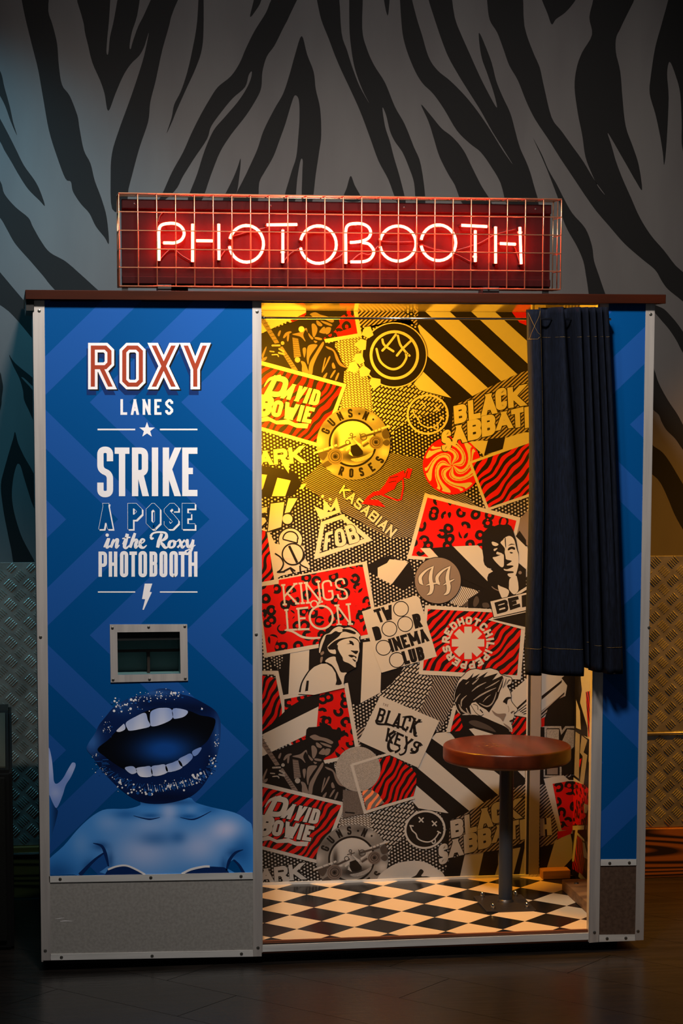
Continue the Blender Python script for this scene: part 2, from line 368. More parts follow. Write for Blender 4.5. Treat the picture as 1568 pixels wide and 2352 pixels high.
    def flush(s, name, label=None):
        mats = []; V = []; Fc = []; idx = []; inks = []
        sg = s.sign
        cnt = [0]
        def add3(q, lv):
            cnt[0] += 1; off = s.val+sg*(s.base+lv*LAYER+(cnt[0] % 23)*8e-6)
            return [((u, off, z) if s.ax == 'y' else (off, u, z)) for u, z in q]
        def mi(m):
            if m not in mats: mats.append(m)
            return mats.index(m)
        for it in s.items:
            if len(it) == 3:
                q, m, lv = it; tri = tessellate_polygon([[Vector((a, b, 0)) for a, b in q]]); o = len(V); V += add3(q, lv); inks += [(1, 1, 1)]*len(q); k = mi(M[m] if isinstance(m, str) else m)
                for t in tri:
                    a, b, c = (q[i] for i in t); ar = (b[0]-a[0])*(c[1]-a[1])-(b[1]-a[1])*(c[0]-a[0])
                    if abs(ar) < 1e-12: continue
                    t = tuple(t) if (ar > 0) else tuple(t)[::-1]
                    Fc.append(tuple(i+o for i in t)); idx.append(k)
            else:
                P, fn, lv, step = it; k = mi(M['vc'])
                ys = [p[1] for p in P]; bm = bmesh.new(); vs = [bm.verts.new((p[0], p[1], 0)) for p in P]
                for t in tessellate_polygon([[Vector((p[0], p[1], 0)) for p in P]]):
                    try: bm.faces.new([vs[i] for i in t])
                    except ValueError: pass
                xs = [p[0] for p in P]
                for ax, lo, hi in ((0, min(xs), max(xs)), (1, min(ys), max(ys))):
                    c = lo+step
                    while c < hi:
                        co = (c, 0, 0) if ax == 0 else (0, c, 0); no = (1, 0, 0) if ax == 0 else (0, 1, 0)
                        bmesh.ops.bisect_plane(bm, geom=bm.verts[:]+bm.edges[:]+bm.faces[:], plane_co=co, plane_no=no); c += step
                bm.verts.index_update(); o = len(V)
                pl = [(v.co.x, v.co.y) for v in bm.verts]; V += add3([s.uv(p) for p in pl], lv); inks += [lin(fn(*p)) for p in pl]
                for f in bm.faces:
                    t = [v.index for v in f.verts]; a, b, c = (Vector(V[o+i]) for i in t[:3])
                    nrm = (b-a).cross(c-a); good = (nrm.y*sg if s.ax == 'y' else nrm.x*sg) > 0
                    Fc.append(tuple(i+o for i in (t if good else t[::-1]))); idx.append(k)
                bm.free()
        s.items = []
        if not Fc: return None
        if s.ax == 'x': pass
        me = bpy.data.meshes.new(name); me.from_pydata(V, [], Fc)
        for m in mats: me.materials.append(m)
        me.polygons.foreach_set('material_index', idx)
        if M['vc'] in mats:
            at = me.color_attributes.new('ink', 'FLOAT_COLOR', 'POINT')
            at.data.foreach_set('color', [c for t in inks for c in (*t, 1)])
        me.update(); o = bpy.data.objects.new(name, me); COL.objects.link(o); attach(o, s.parent)
        if label: o['label'] = label
        return o
# ================================================================== the room
WALL_Y = .98
M.update({
 'wall': mat('wall_grey_paint', (82, 79, 78), .62, spec=.3, noise=(3.2, (70, 66, 66), .35, .7), bump=(6, .35), stretch=(1.4, 1, .35)),
 'stripe': mat('wall_black_paint', (9, 8, 8), .7, spec=.2), 'plank0': None,
 'alu': mat('brushed_aluminium', (196, 190, 186), .42, .45, .5, noise=(60, (180, 174, 172), .4, .65), stretch=(1, 1, .06)),
 'aluh': mat('aluminium_bar', (222, 221, 219), .45, .3, .5, noise=(40, (196, 195, 193), .4, .7), stretch=(.1, 1, 1)),
 'kick': mat('grey_kick_laminate', (166, 163, 159), .5, .3, .5, noise=(120, (148, 145, 141), .35, .7)),
 'kickb': mat('brown_grey_kick_laminate', (92, 72, 60), .5, .2, .4, noise=(90, (72, 54, 44), .35, .7)),
 'railm': mat('dull_aluminium_rail', (124, 116, 112), .5, .3, .4),
 'screw': mat('steel_screw', (120, 118, 112), .35, .9), 'scrd': mat('dark_slot', (24, 22, 20), .6),
 'bluel': mat('panel_light_blue', (27, 80, 154), .42, spec=.1), 'blued': mat('panel_deep_blue', (0, 71, 133), .42, spec=.1),
 'slab': mat('stained_wood', (54, 18, 4), .55, spec=.10, noise=(26, (38, 12, 3), .35, .68), stretch=(.12, 1, 1)),
 'carc': mat('dark_carcass', (40, 36, 36), .6), 'gloss': mat('glossy_white_ceiling', (150, 134, 112), .07, spec=.9),
 'blk': mat('black_paint', (16, 16, 16), .5), 'ply': mat('plywood_edge', (120, 66, 38), .6, noise=(40, (90, 46, 26), .4, .65), stretch=(.1, 1, 1)),
 'timber': mat('raw_timber', (156, 106, 58), .6, noise=(40, (116, 74, 38), .4, .65), stretch=(.15, .5, 1)),
 'steel': mat('dark_blue_steel', (58, 64, 74), .38, .55), 'iron': mat('dark_plate', (62, 56, 52), .4, .6, bump=(90, .2)), 'chrome': mat('chrome', (200, 200, 200), .12, 1),
 'tcream': mat('cream_tile', (226, 198, 158), .22, spec=.5), 'tblack': mat('black_tile', (24, 22, 22), .2, spec=.5),
 'seat': mat('varnished_seat_wood', (78, 30, 12), .32, spec=.35, noise=(24, (52, 18, 7), .35, .7), bump=(30, .06), stretch=(1, .15, 1)),
 'denim': mat('dark_denim', (17, 23, 38), .85, spec=.10, noise=(260, (8, 11, 19), .3, .7), bump=(420, .25), stretch=(1, 1, .12)),
 'thread': mat('gold_thread', (112, 88, 40), .6),
 'tread': mat('tread_plate_metal', (178, 174, 164), .30, .75, .5, noise=(20, (140, 136, 128), .35, .7)),
 'backing': mat('sign_black_acrylic', (40, 9, 10), .6, spec=.06), 'wire': mat('cage_wire', (196, 140, 108), .3, .85), 'cable': mat('cable_black', (40, 14, 12), .5),
 'cab': mat('black_cabinet', (7, 7, 7), .6, spec=.12), 'grille': mat('black_grille_cloth', (12, 13, 12), .9, spec=.1, bump=(500, .5)), 'cabtop': mat('grey_cabinet_top', (42, 44, 37), .6, spec=.2),
 'slot': mat('slot_teal_lining', (84, 120, 122), .5), 'clip': mat('clear_holder', (250, 210, 190), .15, spec=.6),
})
def plank_mat(i, a, b):
    m = mat('floor_vinyl_%d' % i, a, .30, spec=.8, noise=(7, b, .38, .62), bump=(14, .25))
    m.node_tree.nodes['Principled BSDF'].inputs['Coat Weight'].default_value = .12; m.node_tree.nodes['Principled BSDF'].inputs['Coat Roughness'].default_value = .16
    return m
M['p'] = [plank_mat(0, (30, 26, 24), (16, 14, 13)), plank_mat(1, (26, 22, 20), (13, 11, 10)), plank_mat(2, (34, 29, 26), (18, 16, 14))]
for m in M['p']:
    mp = [n for n in m.node_tree.nodes if n.type == 'MAPPING'][0]
    mp.inputs['Rotation'].default_value = (0, 0, math.radians(45)); mp.inputs['Scale'].default_value = (.55, 6, 1)
# wood baseboard with visible grain rings
def grain_mat(name, c1, c2):
    m = mat(name, c1, .4, spec=.4); nt = m.node_tree; N = nt.nodes; L = nt.links
    tc = N.new('ShaderNodeTexCoord'); mp = N.new('ShaderNodeMapping'); mp.inputs['Scale'].default_value = (.30, 1, 5.0); L.new(tc.outputs['Object'], mp.inputs[0])
    n = N.new('ShaderNodeTexNoise'); n.inputs['Scale'].default_value = 1.6; n.inputs['Detail'].default_value = .6; L.new(mp.outputs[0], n.inputs['Vector'])
    mu = N.new('ShaderNodeMath'); mu.operation = 'MULTIPLY'; mu.inputs[1].default_value = 15; L.new(n.outputs[0], mu.inputs[0])
    fr = N.new('ShaderNodeMath'); fr.operation = 'PINGPONG'; fr.inputs[1].default_value = .5; L.new(mu.outputs[0], fr.inputs[0])
    r = N.new('ShaderNodeValToRGB'); r.color_ramp.elements[0].position = .12; r.color_ramp.elements[1].position = .34
    r.color_ramp.elements[0].color = (*lin(c2), 1); r.color_ramp.elements[1].color = (*lin(c1), 1)
    L.new(fr.outputs[0], r.inputs[0]); L.new(r.outputs[0], N['Principled BSDF'].inputs['Base Color']); return m
M['grain'] = grain_mat('scorched_pine', (120, 72, 30), (26, 14, 8))
FX0, FX1, FY0, FY1 = -1.9, 3.7, -3.2, WALL_Y
floor = tag(box('floor', (FX0, FY0, -.06), (FX1, FY1, -.004), M['blk']), kind='structure')
# planks laid at 45 degrees, 0.26 m wide
def clip_poly(p, R): return clip_rect(p, R)
PW, PL = .2615, 1.25
s2 = math.sqrt(.5)
def plank(t0, t1, k0, k1, m):
    q = [(a, b) for a, b in (((t0+k0)*s2, (k0-t0)*s2), ((t1+k0)*s2, (k0-t1)*s2), ((t1+k1)*s2, (k1-t1)*s2), ((t0+k1)*s2, (k1-t0)*s2))]
    q = clip_poly(q, (FX0, FX1, FY0, FY1))
    if len(q) < 3: return
    n = len(q); V = [(x, y, 0) for x, y in q]+[(x, y, -.005) for x, y in q]
    Fc = [tuple(range(n))]+[tuple(range(n, 2*n))[::-1]]+[(i, (i+1) % n+0, (i+1) % n+n, i+n)[::-1] for i in range(n)]
    obj('floor_plank', V, Fc, m, floor)
K0 = -.157*s2-PW*12
for j in range(30):
    k = K0+j*PW; off = {12: .63, 13: .363, 14: 1.02}.get(j, (j*.47) % PL)
    for i in range(-4, 5): plank(off+i*PL+.0012, off+(i+1)*PL-.0012, k+.0010, k+PW-.0010, M['p'][(i*2+j*3+abs(i*j)) % 3])
wall = tag(box('wall_back', (FX0, WALL_Y, -.05), (FX1, WALL_Y+.12, 3.9), M['wall']), kind='structure')
# painted zebra stripes of the wall
zs = Print('y', WALL_Y, (FX0, FX1, 1.15, 3.88), wall, base=.0002)
def stripe(frame, pts, n=4, m=None):
    zs.frame(*frame); zs.poly(smooth_path(pts, n, True) if n else pts, m or M['stripe'], 1 if m else 0); zs.flush('painted_stripe' if not m else 'painted_grey_sliver')
ZL, ZR = (0, 0, 2.), (784, 0, 2.)
stripe(ZL, [(90,-80),(100,0),(118,90),(150,220),(175,320),(198,450),(225,600),(262,720),(300,820),(325,835),(335,880),(370,935),(410,980),(440,1040),(480,1090),(500,1118),(490,1000),(465,910),(435,830),(415,750),(385,690),(365,590),(355,530),(320,440),(285,390),(270,300),(262,200),(240,110),(222,50),(215,-80)])
stripe(ZL, [(380,-80),(385,110),(405,210),(425,290),(460,370),(480,430),(497,510),(530,430),(565,350),(600,295),(640,255),(662,215),(670,190),(683,150),(672,210),(655,280),(620,390),(585,490),(545,600),(515,700),(508,800),(515,960),(575,960),(590,870),(605,810),(640,680),(680,560),(690,470),(715,370),(745,230),(785,80),(800,-80)])
stripe(ZL, [(515,-80),(548,-80),(525,80),(505,170),(497,246),(489,240),(492,180),(500,100)], 4, M['wall'])
stripe(ZL, [(660,-80),(720,-80),(665,60),(635,120),(610,190),(600,225),(595,212),(605,150),(630,70)], 4, M['wall'])
stripe(ZL, [(-60,250),(0,325),(20,400),(45,490),(60,560),(78,622),(50,560),(25,490),(0,440),(-60,330)])
stripe(ZL, [(-80,400),(0,545),(40,620),(75,690),(110,760),(160,830),(185,880),(206,945),(180,920),(130,870),(90,810),(50,740),(20,690),(0,650),(-80,520)])
stripe(ZL, [(-80,720),(0,830),(20,890),(70,950),(130,1000),(150,1040),(190,1110),(230,1160),(300,1200),(370,1260),(470,1350),(560,1420),(420,1500),(250,1330),(200,1270),(140,1200),(70,1120),(30,1050),(0,1000),(-80,900)])
stripe(ZL, [(-80,1150),(0,1250),(50,1310),(105,1375),(160,1440),(220,1560),(260,1690),(200,1620),(120,1520),(40,1430),(-80,1330)])
stripe(ZL, [(916,-80),(905,100),(885,220),(860,330),(830,420),(800,480),(788,540),(765,612),(790,560),(810,510),(850,420),(900,310),(928,220),(935,100),(932,-80)])
stripe(ZL, [(1175,-80),(1165,0),(1148,78),(1180,40),(1200,0),(1215,-80)])
stripe(ZL, [(1290,-80),(1245,0),(1220,60),(1170,140),(1130,220),(1100,290),(1060,350),(1000,400),(960,460),(920,530),(880,610),(840,700),(790,790),(740,900),(700,960),(800,880),(840,810),(890,730),(950,640),(970,580),(1020,510),(1070,450),(1125,400),(1142,345),(1156,328),(1152,360),(1130,410),(1090,470),(1030,540),(980,600),(940,690),(905,800),(860,930),(920,930),(970,800),(1010,700),(1060,620),(1130,530),(1180,450),(1200,400),(1205,330),(1225,260),(1260,210),(1300,130),(1330,70),(1390,-80)])
stripe(ZL, [(1385,165),(1410,250),(1440,330),(1450,410),(1470,500),(1475,620),(1465,700),(1450,800),(1430,940),(1388,940),(1388,800),(1390,738),(1380,737),(1365,820),(1350,940),(1300,940),(1335,800),(1360,720),(1370,620),(1375,540),(1372,460),(1355,438),(1340,470),(1310,570),(1285,640),(1255,720),(1215,790),(1190,840),(1175,940),(1070,940),(1130,800),(1180,690),(1210,600),(1260,500),(1300,430),(1330,340),(1355,250)])
stripe(ZL, [(1105,728),(1100,800),(1080,900),(1020,930),(1070,820),(1090,770)])
stripe(ZR, [(-130,-80),(-113,0),(-93,90),(-58,180),(-28,260),(0,325),(40,410),(85,510),(130,630),(170,740),(215,825),(260,940),(295,940),(272,830),(240,720),(222,650),(200,580),(188,495),(205,530),(222,600),(245,650),(280,700),(310,770),(333,840),(345,940),(385,940),(365,760),(330,670),(290,570),(245,490),(200,380),(150,300),(115,220),(95,130),(95,-80),(42,-80),(36,100),(42,200),(60,310),(95,410),(128,475),(85,400),(50,310),(25,230),(0,150),(-25,-80)])
stripe(ZR, [(190,-80),(195,0),(212,72),(221,0),(228,-80)])
stripe(ZR, [(268,-80),(275,100),(290,200),(330,310),(370,380),(420,430),(470,500),(530,600),(590,660),(640,700),(690,770),(730,840),(775,960),(900,960),(880,840),(855,760),(820,680),(797,600),(775,520),(738,440),(710,370),(690,290),(660,210),(632,150),(633,200),(645,270),(670,340),(700,430),(713,495),(670,420),(630,340),(590,250),(550,160),(520,80),(485,-80),(380,-80),(400,0),(425,80),(455,170),(490,260),(540,350),(590,430),(640,510),(690,600),(740,680),(786,755),(740,690),(700,625),(660,562),(610,492),(560,432),(500,372),(440,322),(400,262),(370,162),(345,82),(300,-80)])
stripe(ZR, [(365,480),(400,560),(425,640),(450,720),(490,800),(520,850),(570,950),(690,950),(640,850),(600,770),(560,690),(510,630),(460,590),(410,530)])
stripe(ZR, [(660,-80),(668,0),(680,90),(715,150),(745,230),(770,300),(810,370),(850,470),(890,550),(950,640),(1000,720),(1060,810),(1120,900),(1170,970),(1230,1040),(1300,1120),(1380,1190),(1440,1240),(1470,1290),(1500,1330),(1568,1385),(1700,1500),(1700,1370),(1568,1250),(1530,1215),(1480,1150),(1420,1080),(1370,1000),(1330,910),(1290,820),(1260,740),(1240,670),(1222,612),(1240,638),(1270,690),(1310,760),(1350,830),(1380,872),(1365,760),(1340,680),(1305,580),(1290,450),(1280,330),(1260,240),(1262,170),(1290,110),(1360,-80),(1160,-80),(1155,0),(1138,80),(1150,160),(1105,240),(1080,310),(1070,400),(1085,520),(1105,620),(1120,720),(1150,800),(1180,860),(1210,895),(1160,825),(1110,742),(1060,672),(1010,602),(965,540),(930,400),(910,310),(880,240),(840,120),(815,-80)])
stripe(ZR, [(880,635),(920,710),(950,780),(990,850),(1020,910),(1060,980),(1120,1050),(1150,1130),(1160,1200),(1190,1290),(1220,1400),(1150,1400),(1125,1280),(1110,1200),(1080,1130),(1040,1060),(1015,1000),(1000,930),(975,860),(940,770),(905,690)])
stripe(ZR, [(890,-80),(920,0),(945,60),(965,112),(985,88),(1030,55),(1075,0),(1120,-80)])
stripe(ZR, [(1520,-80),(1500,0),(1470,110),(1440,220),(1420,350),(1415,430),(1440,520),(1460,610),(1475,700),(1482,757),(1493,650),(1502,450),(1495,340),(1507,284),(1535,350),(1555,430),(1562,560),(1568,700),(1640,900),(1760,700),(1760,-80)])
stripe(ZR, [(42,808),(60,850),(90,920),(10,920),(25,860)])
ZK, ZQ = (0, 650, 3.617), (1440, 620, 3.459)
stripe(ZK, [(75,595),(130,670),(300,815),(300,880),(200,790),(175,785),(190,800),(300,945),(300,1170),(240,1060),(200,970),(190,890),(160,790),(110,690)])
stripe(ZK, [(-60,660),(0,740),(15,800),(25,870),(15,950),(5,1040),(-60,1200)])
stripe(ZK, [(125,1238),(150,1330),(200,1440),(300,1640),(330,1950),(270,1840),(240,1750),(200,1620),(172,1525),(150,1500),(133,1525),(110,1620),(98,1750),(110,1870),(140,1990),(190,2130),(300,2340),(300,2400),(140,2400),(90,2200),(60,2060),(30,1900),(10,1750),(10,1650),(40,1530),(80,1390),(110,1290)])
stripe(ZQ, [(120,200),(218,275),(290,310),(350,370),(400,430),(460,520),(600,760),(600,900),(443,660),(390,560),(330,470),(270,400),(200,320),(120,250)])
stripe(ZQ, [(180,700),(217,800),(250,900),(320,1030),(400,1150),(460,1260),(600,1480),(600,1640),(443,1430),(380,1340),(310,1270),(270,1200),(250,1150),(180,1050)])
stripe(ZQ, [(150,1350),(210,1400),(280,1450),(340,1530),(400,1630),(460,1730),(600,1960),(600,2300),(460,2090),(380,1950),(330,1830),(280,1720),(240,1660),(150,1560)])
# tread plate cladding with raised five-bar pattern, pine baseboard
def bar_mesh(cells, zr, xr, y0):
    V = []; Fc = []
    def bar(cx, cz, ang):
        c, s = math.cos(ang), math.sin(ang); o = len(V); hl, hw, h = .0170, .0025, .0026
        ring = [(-hl, 0), (-hl*.55, -hw), (hl*.55, -hw), (hl, 0), (hl*.55, hw), (-hl*.55, hw)]
        for a, b in ring: V.append((cx+a*c-b*s, y0, cz+a*s+b*c))
        for a in (-hl*.6, hl*.6): V.append((cx+a*c, y0-h, cz+a*s))
        t0, t1 = o+6, o+7
        Fc.extend([(o, o+1, t0), (o+1, o+2, t1, t0), (o+2, o+3, t1), (o+3, o+4, t1), (o+4, o+5, t0, t1), (o+5, o, t0)])
    for (cx, cz, ty) in cells:
        d = math.radians(-45 if ty == 0 else 45); nx, nz = -math.sin(d), math.cos(d)
        for k in range(-2, 3):
            x, z = cx+nx*k*.0078, cz+nz*k*.0078
            if xr[0]+.016 < x < xr[1]-.016 and zr[0]+.012 < z < zr[1]-.008: bar(x, z, d)
    return V, Fc
def tread(x0, x1, z0, z1, top=True, ph=(0, 0)):
    o = box('tread_plate', (x0, WALL_Y-.004, z0), (x1, WALL_Y+.002, z1), M['tread'], wall, .0008)
    p = .0648; cells = []
    for i in range(-1, int((x1-x0)/p)+2):
        for j in range(-1, int((z1-z0)/p)+2): cells += [(x0+ph[0]+i*p, z0+ph[1]+j*p, 0), (x0+ph[0]+(i+.5)*p, z0+ph[1]+(j+.5)*p, 1)]
    V, Fc = bar_mesh(cells, (z0, z1), (x0, x1), WALL_Y-.004)
    b = obj('raised_bar', V, Fc, M['tread'], o); b['kind'] = 'stuff'; return o
tread(-1.3, .30, .18, 1.152, ph=(.02, .02)); tread(1.62, 3.2, .527, 1.152, ph=(.03, .02)); tread(1.62, 3.2, .18, .512, ph=(.03, .02))
tube('joint_bead', [(1.62, WALL_Y-.006, .519), (3.2, WALL_Y-.006, .519)], .0065, M['tread'], wall)
for x0, x1 in ((-1.3, .30), (1.62, 3.2)):
    bb = box('baseboard_back', (x0, WALL_Y-.022, 0), (x1, WALL_Y, .178), M['grain'], None, .003); tag(bb, kind='structure')
tag(box('trim_1', (-1.3, WALL_Y-.026, .152), (.30, WALL_Y-.020, .158), M['tread']), kind='structure')
# ================================================================== the photo booth
BD = .88
booth = thing('photobooth', (.93, .44, 0), 'photo booth with blue chevron panels, aluminium edging and band-poster interior', 'photo booth')
W_, XA, XR, ZF, BKY, ZT, XC = 1.86067, .66368, 1.6892, .0623, .78, 1.9951, 1.8315
def pquad(name, pts, m, y0=-.002, th=.004, parent=booth, holes=None):
    """flat sheet on the booth front, outline from four corner measurements, real thickness"""
    P = [onY(*p, 0) for p in pts]
    loops = [[Vector((p.x, p.z, 0)) for p in P]]
    for h in (holes or []): loops.append([Vector((q.x, q.z, 0)) for q in (onY(*p, 0) for p in h)])
    flat = [v for l in loops for v in l]; tri = tessellate_polygon(loops); bm = bmesh.new(); vs = [bm.verts.new((v.x, y0, v.y)) for v in flat]
    for t in tri:
        try: bm.faces.new([vs[i] for i in t])
        except ValueError: pass
    bmesh.ops.recalc_face_normals(bm, faces=bm.faces)
    r = bmesh.ops.extrude_face_region(bm, geom=bm.faces[:])
    for g in r['geom']:
        if isinstance(g, bmesh.types.BMVert): g.co.y += th
    return bm_obj(name, bm, m, parent)
# carcass
box('side_wall', (.003, .004, .03), (.022, BD, 2.0), M['carc'], booth)
box('partition', (XA-.020, .004, .03), (XA-.001, BD, 2.0), M['carc'], booth)
box('side_wall', (W_-.022, .004, .03), (W_-.003, BD, 2.0), M['carc'], booth)
box('rear_board', (.022, BKY+.03, .03), (W_-.022, BD, 2.0), M['carc'], booth)
box('plinth', (.06, .08, .0), (W_-.06, BD-.05, .032), M['blk'], booth)
slab = box('top_board', (-.0231, -.03, 2.0), (1.8888, .93, 2.0272), M['slab'], booth, .0015)
box('top_batten', (-.021, -.01, 1.968), (.001, .6, 1.9995), M['blk'], booth)
SLOT_O = [(252, 1434), (429.5, 1433.5), (431.5, 1563), (254, 1567)]
SLOT_I = [(269, 1452), (412.5, 1450.5), (414.5, 1547), (270.5, 1550)]
lp = pquad('printed_panel', [(101, 692), (580.5, 692), (581, 2006), (112, 2014)], M['blued'], -.001, .004, holes=[SLOT_I])
pquad('kick_panel', [(112, 2024), (581, 2016), (582, 2186), (114, 2195)], M['kick'], -.001)
rp = pquad('printed_panel', [(1396, 694), (1483, 694), (1461, 1977), (1376, 1977)], M['blued'], -.001)
pquad('kick_panel', [(1378, 1985), (1461, 1985), (1459, 2150), (1373, 2150)], M['kickb'], -.001)
E_ = [('corner_strip', [(78, 690), (102, 690), (116.5, 2205), (95, 2205.5)], 'alu'), ('corner_strip', [(579, 690), (599.5, 690), (600.5, 2196), (581, 2196.5)], 'alu'),
      ('corner_strip', [(1376.5, 694), (1397, 694), (1374.5, 2163), (1352, 2165)], 'alu'), ('corner_strip', [(1482, 694), (1502, 694), (1476, 2158.5), (1457.5, 2159.5)], 'alu')]
for i, (n, q, m) in enumerate(E_): pquad(n, q, M[m], -.0035, .0045)
# folded legs of the edge strips round the corners
box('corner_return', (-.002, -.003, .031), (.003, .03, 1.965), M['alu'], booth); box('corner_return', (XA-.0005, -.003, .035), (XA+.002, .03, 1.999), M['alu'], booth)
box('corner_return', (XR-.004, -.0035, .031), (XR-.0005, .022, 1.9985), M['alu'], booth); box('corner_return', (W_-.003, -.003, .031), (W_+.002, .03, 1.999), M['alu'], booth)
box('jamb', (XR-.001, .003, .032), (W_-.022, .016, 1.999), M['carc'], booth)
BARS = [('cross_strip', [(112.5, 2012), (580, 2003.5), (580.5, 2018.5), (113, 2026.5)], [(138, 2018.5), (346, 2015), (553, 2012)]),
        ('cross_strip', [(115.5, 2191), (580.5, 2182), (581, 2196.5), (117, 2205)], [(141, 2198), (349, 2195), (554, 2190)]),
        ('cross_strip', [(1379, 1973.5), (1461.5, 1973), (1461, 1987), (1378.5, 1988)], [(1399, 1982), (1444, 1981)]),
        ('cross_strip', [(1374, 2147), (1458.5, 2146), (1458, 2160), (1373.5, 2163)], [(1393, 2155), (1436, 2154)])]
def screw(px, py, parent, y=-.0045, r=.0048):
    c = onY(px, py, 0); s_ = lathe('screw', [(r*.4, y-.0012), (r, y), (r, .0005)], (c.x, 0, c.z), M['screw'], parent, 12, 'y')
    return s_
for n, q, sc in BARS:
    b = pquad(n, q, M['aluh'], -.0035, .004)
    for p in sc: screw(*p, b)
strips = [o for o in COL.objects if o.name.startswith('corner_strip')]
for i, sc in enumerate([[(90, 714), (93, 1463), (104, 2183)], [(590, 716), (588, 1457), (592, 2176)], [(1364, 2141)], [(1493, 722), (1464, 2138), (1489, 1441)]]):
    for p in sc: screw(*p, strips[i])
# delivery slot
fr = pquad('slot_frame', SLOT_O, M['alu'], -.0045, .0045, holes=[SLOT_I]); fr['label'] = 'aluminium frame round the photo delivery slot'
for p in ((258, 1442), (341, 1440), (424, 1438.5), (259.5, 1561), (343, 1560), (425, 1558)): screw(*p, fr, -.0055, .0042)
a = onY(268, 1451, 0); b = onY(415, 1550, 0); x0, x1, z1, z0 = a.x, b.x, a.z, b.z
ch = bmesh.new()
box_bm(ch, (x0-.006, .003, z0-.006), (x1+.006, .10, z0)); box_bm(ch, (x0-.006, .003, z1), (x1+.006, .10, z1+.006))
box_bm(ch, (x0-.006, .003, z0), (x0, .10, z1)); box_bm(ch, (x1, .003, z0), (x1+.006, .10, z1)); box_bm(ch, (x0-.006, .10, z0-.006), (x1+.006, .106, z1+.006))
slot = bm_obj('delivery_slot', ch, M['slot'], booth)
zm = onY(340, 1494, .05).z; xm = onY(341, 1500, .05).x
box('slot_bar', (x0, .045, zm-.004), (x1, .052, zm+.004), M['iron'], slot); box('slot_divider', (xm-.004, .05, z0), (xm+.004, .09, zm-.003), M['iron'], slot)
box('slot_hood', (x0, .01, z1-.028), (x1, .099, z1-.0005), M['blk'], slot)
# interior
bw = box('back_panel', (XA, BKY, ZF), (XC+.002, BKY+.012, ZT), M['w'], booth)
sw = box('side_panel', (XC, .022, ZF), (XC+.006, BKY, ZT), M['w'], booth)
box('ceiling_panel', (XA, .0, ZT), (W_-.022, BKY+.01, 1.9998), M['gloss'], booth)
lampm = emis('booth_lamp_glow', (1, .43, .014), 150)
lampx = box('lamp_panel', (XA-.001, .28, 1.44), (XA+.004, .56, 1.84), lampm, booth); lampx['label'] = 'warm backlit lamp panel on the partition'
rail = box('wall_rail', (1.676, BKY-.012, ZF), (1.711, BKY-.0003, ZT), M['railm'], booth)
box('gap_shade_strip', (1.667, BKY-.006, ZF), (1.676, BKY-.0003, ZT), M['blk'], booth); box('sheet_edge', (1.6625, BKY-.006, ZF), (1.667, BKY-.0003, ZT), M['alu'], booth)  # black strip puts in the shade of the gap beside the rail
box('floor_trim', (XA, BKY-.012, ZF), (1.72, BKY-.0002, ZF+.008), M['aluh'], booth)
box('wood_block', (1.714, .722, ZF), (1.812, BKY-.001, ZF+.030), M['timber'], booth, .002)
bt = box('floor_batten', (1.742, .10, ZF), (XC-.001, .565, ZF+.036), M['timber'], booth, .002)
lathe('bolt', [(.0, .005), (.006, .004), (.009, 0)], (1.775, .50, ZF+.036), M['iron'], bt, 12)
fb = box('floor_board', (XA, .004, ZF-.026), (XC, BKY, ZF-.0015), M['blk'], booth)
TD, TX, TY = .18227, .79119, .61585
tile_mesh = {}
for j in range(-3, 9):
    for i in range(-2, 8):
        st = .5 if j % 2 == 0 else 0; cx = TX+(i+st+.5)*TD; cy = TY-j*TD/2; h = TD/2-.0006
        R = (XA+.001, XC-.001, .012, BKY-.001); full = (R[0] <= cx-h and cx+h <= R[1] and R[2] <= cy-h and cy+h <= R[3])
        m = M['tcream'] if j % 2 == 0 else M['tblack']; key = (full, j % 2)
        if full and key in tile_mesh:
            o = bpy.data.objects.new('tile', tile_mesh[key]); COL.objects.link(o); attach(o, fb); o.location = (cx, cy, ZF); continue
        q = [(-h, 0), (0, -h), (h, 0), (0, h)]
        if not full: q = [(x-cx, y-cy) for x, y in clip_rect([(x+cx, y+cy) for x, y in q], R)]
        if len(q) < 3: continue
        n = len(q); V = [(x, y, 0) for x, y in q]+[(x, y, -.002) for x, y in q]
        Fc = [tuple(range(n)), tuple(range(n, 2*n))[::-1]]+[(i2, i2+n, (i2+1) % n+n, (i2+1) % n) for i2 in range(n)]
        o = obj('tile', V, Fc, m, fb); o.location = (cx, cy, ZF)
        if full: tile_mesh[key] = o.data
pquad('threshold_strip', [(601, 2171), (1351, 2142.5), (1351.5, 2158), (601, 2186)], M['aluh'], -.002, .006)
pquad('threshold_board', [(601, 2163), (1351, 2136), (1352, 2163), (601, 2191)], M['ply'], .004, .012)
# curtain rod
ra, rb = Vector((XA+.002, .010, onY(601, 730, .01).z)), Vector((1.712, -.047, onY(1395, 733.5, -.045).z))
rod = tube('curtain_rod', [ra, rb], .0034, M['chrome'], booth, 12)
lathe('rod_mount', [(.010, -.003), (.010, .003)], ra+Vector((.001, 0, 0)), M['chrome'], rod, 16)
tube('rod_bracket', [rb, rb+Vector((.0, .047, 0))], .004, M['chrome'], rod, 8)
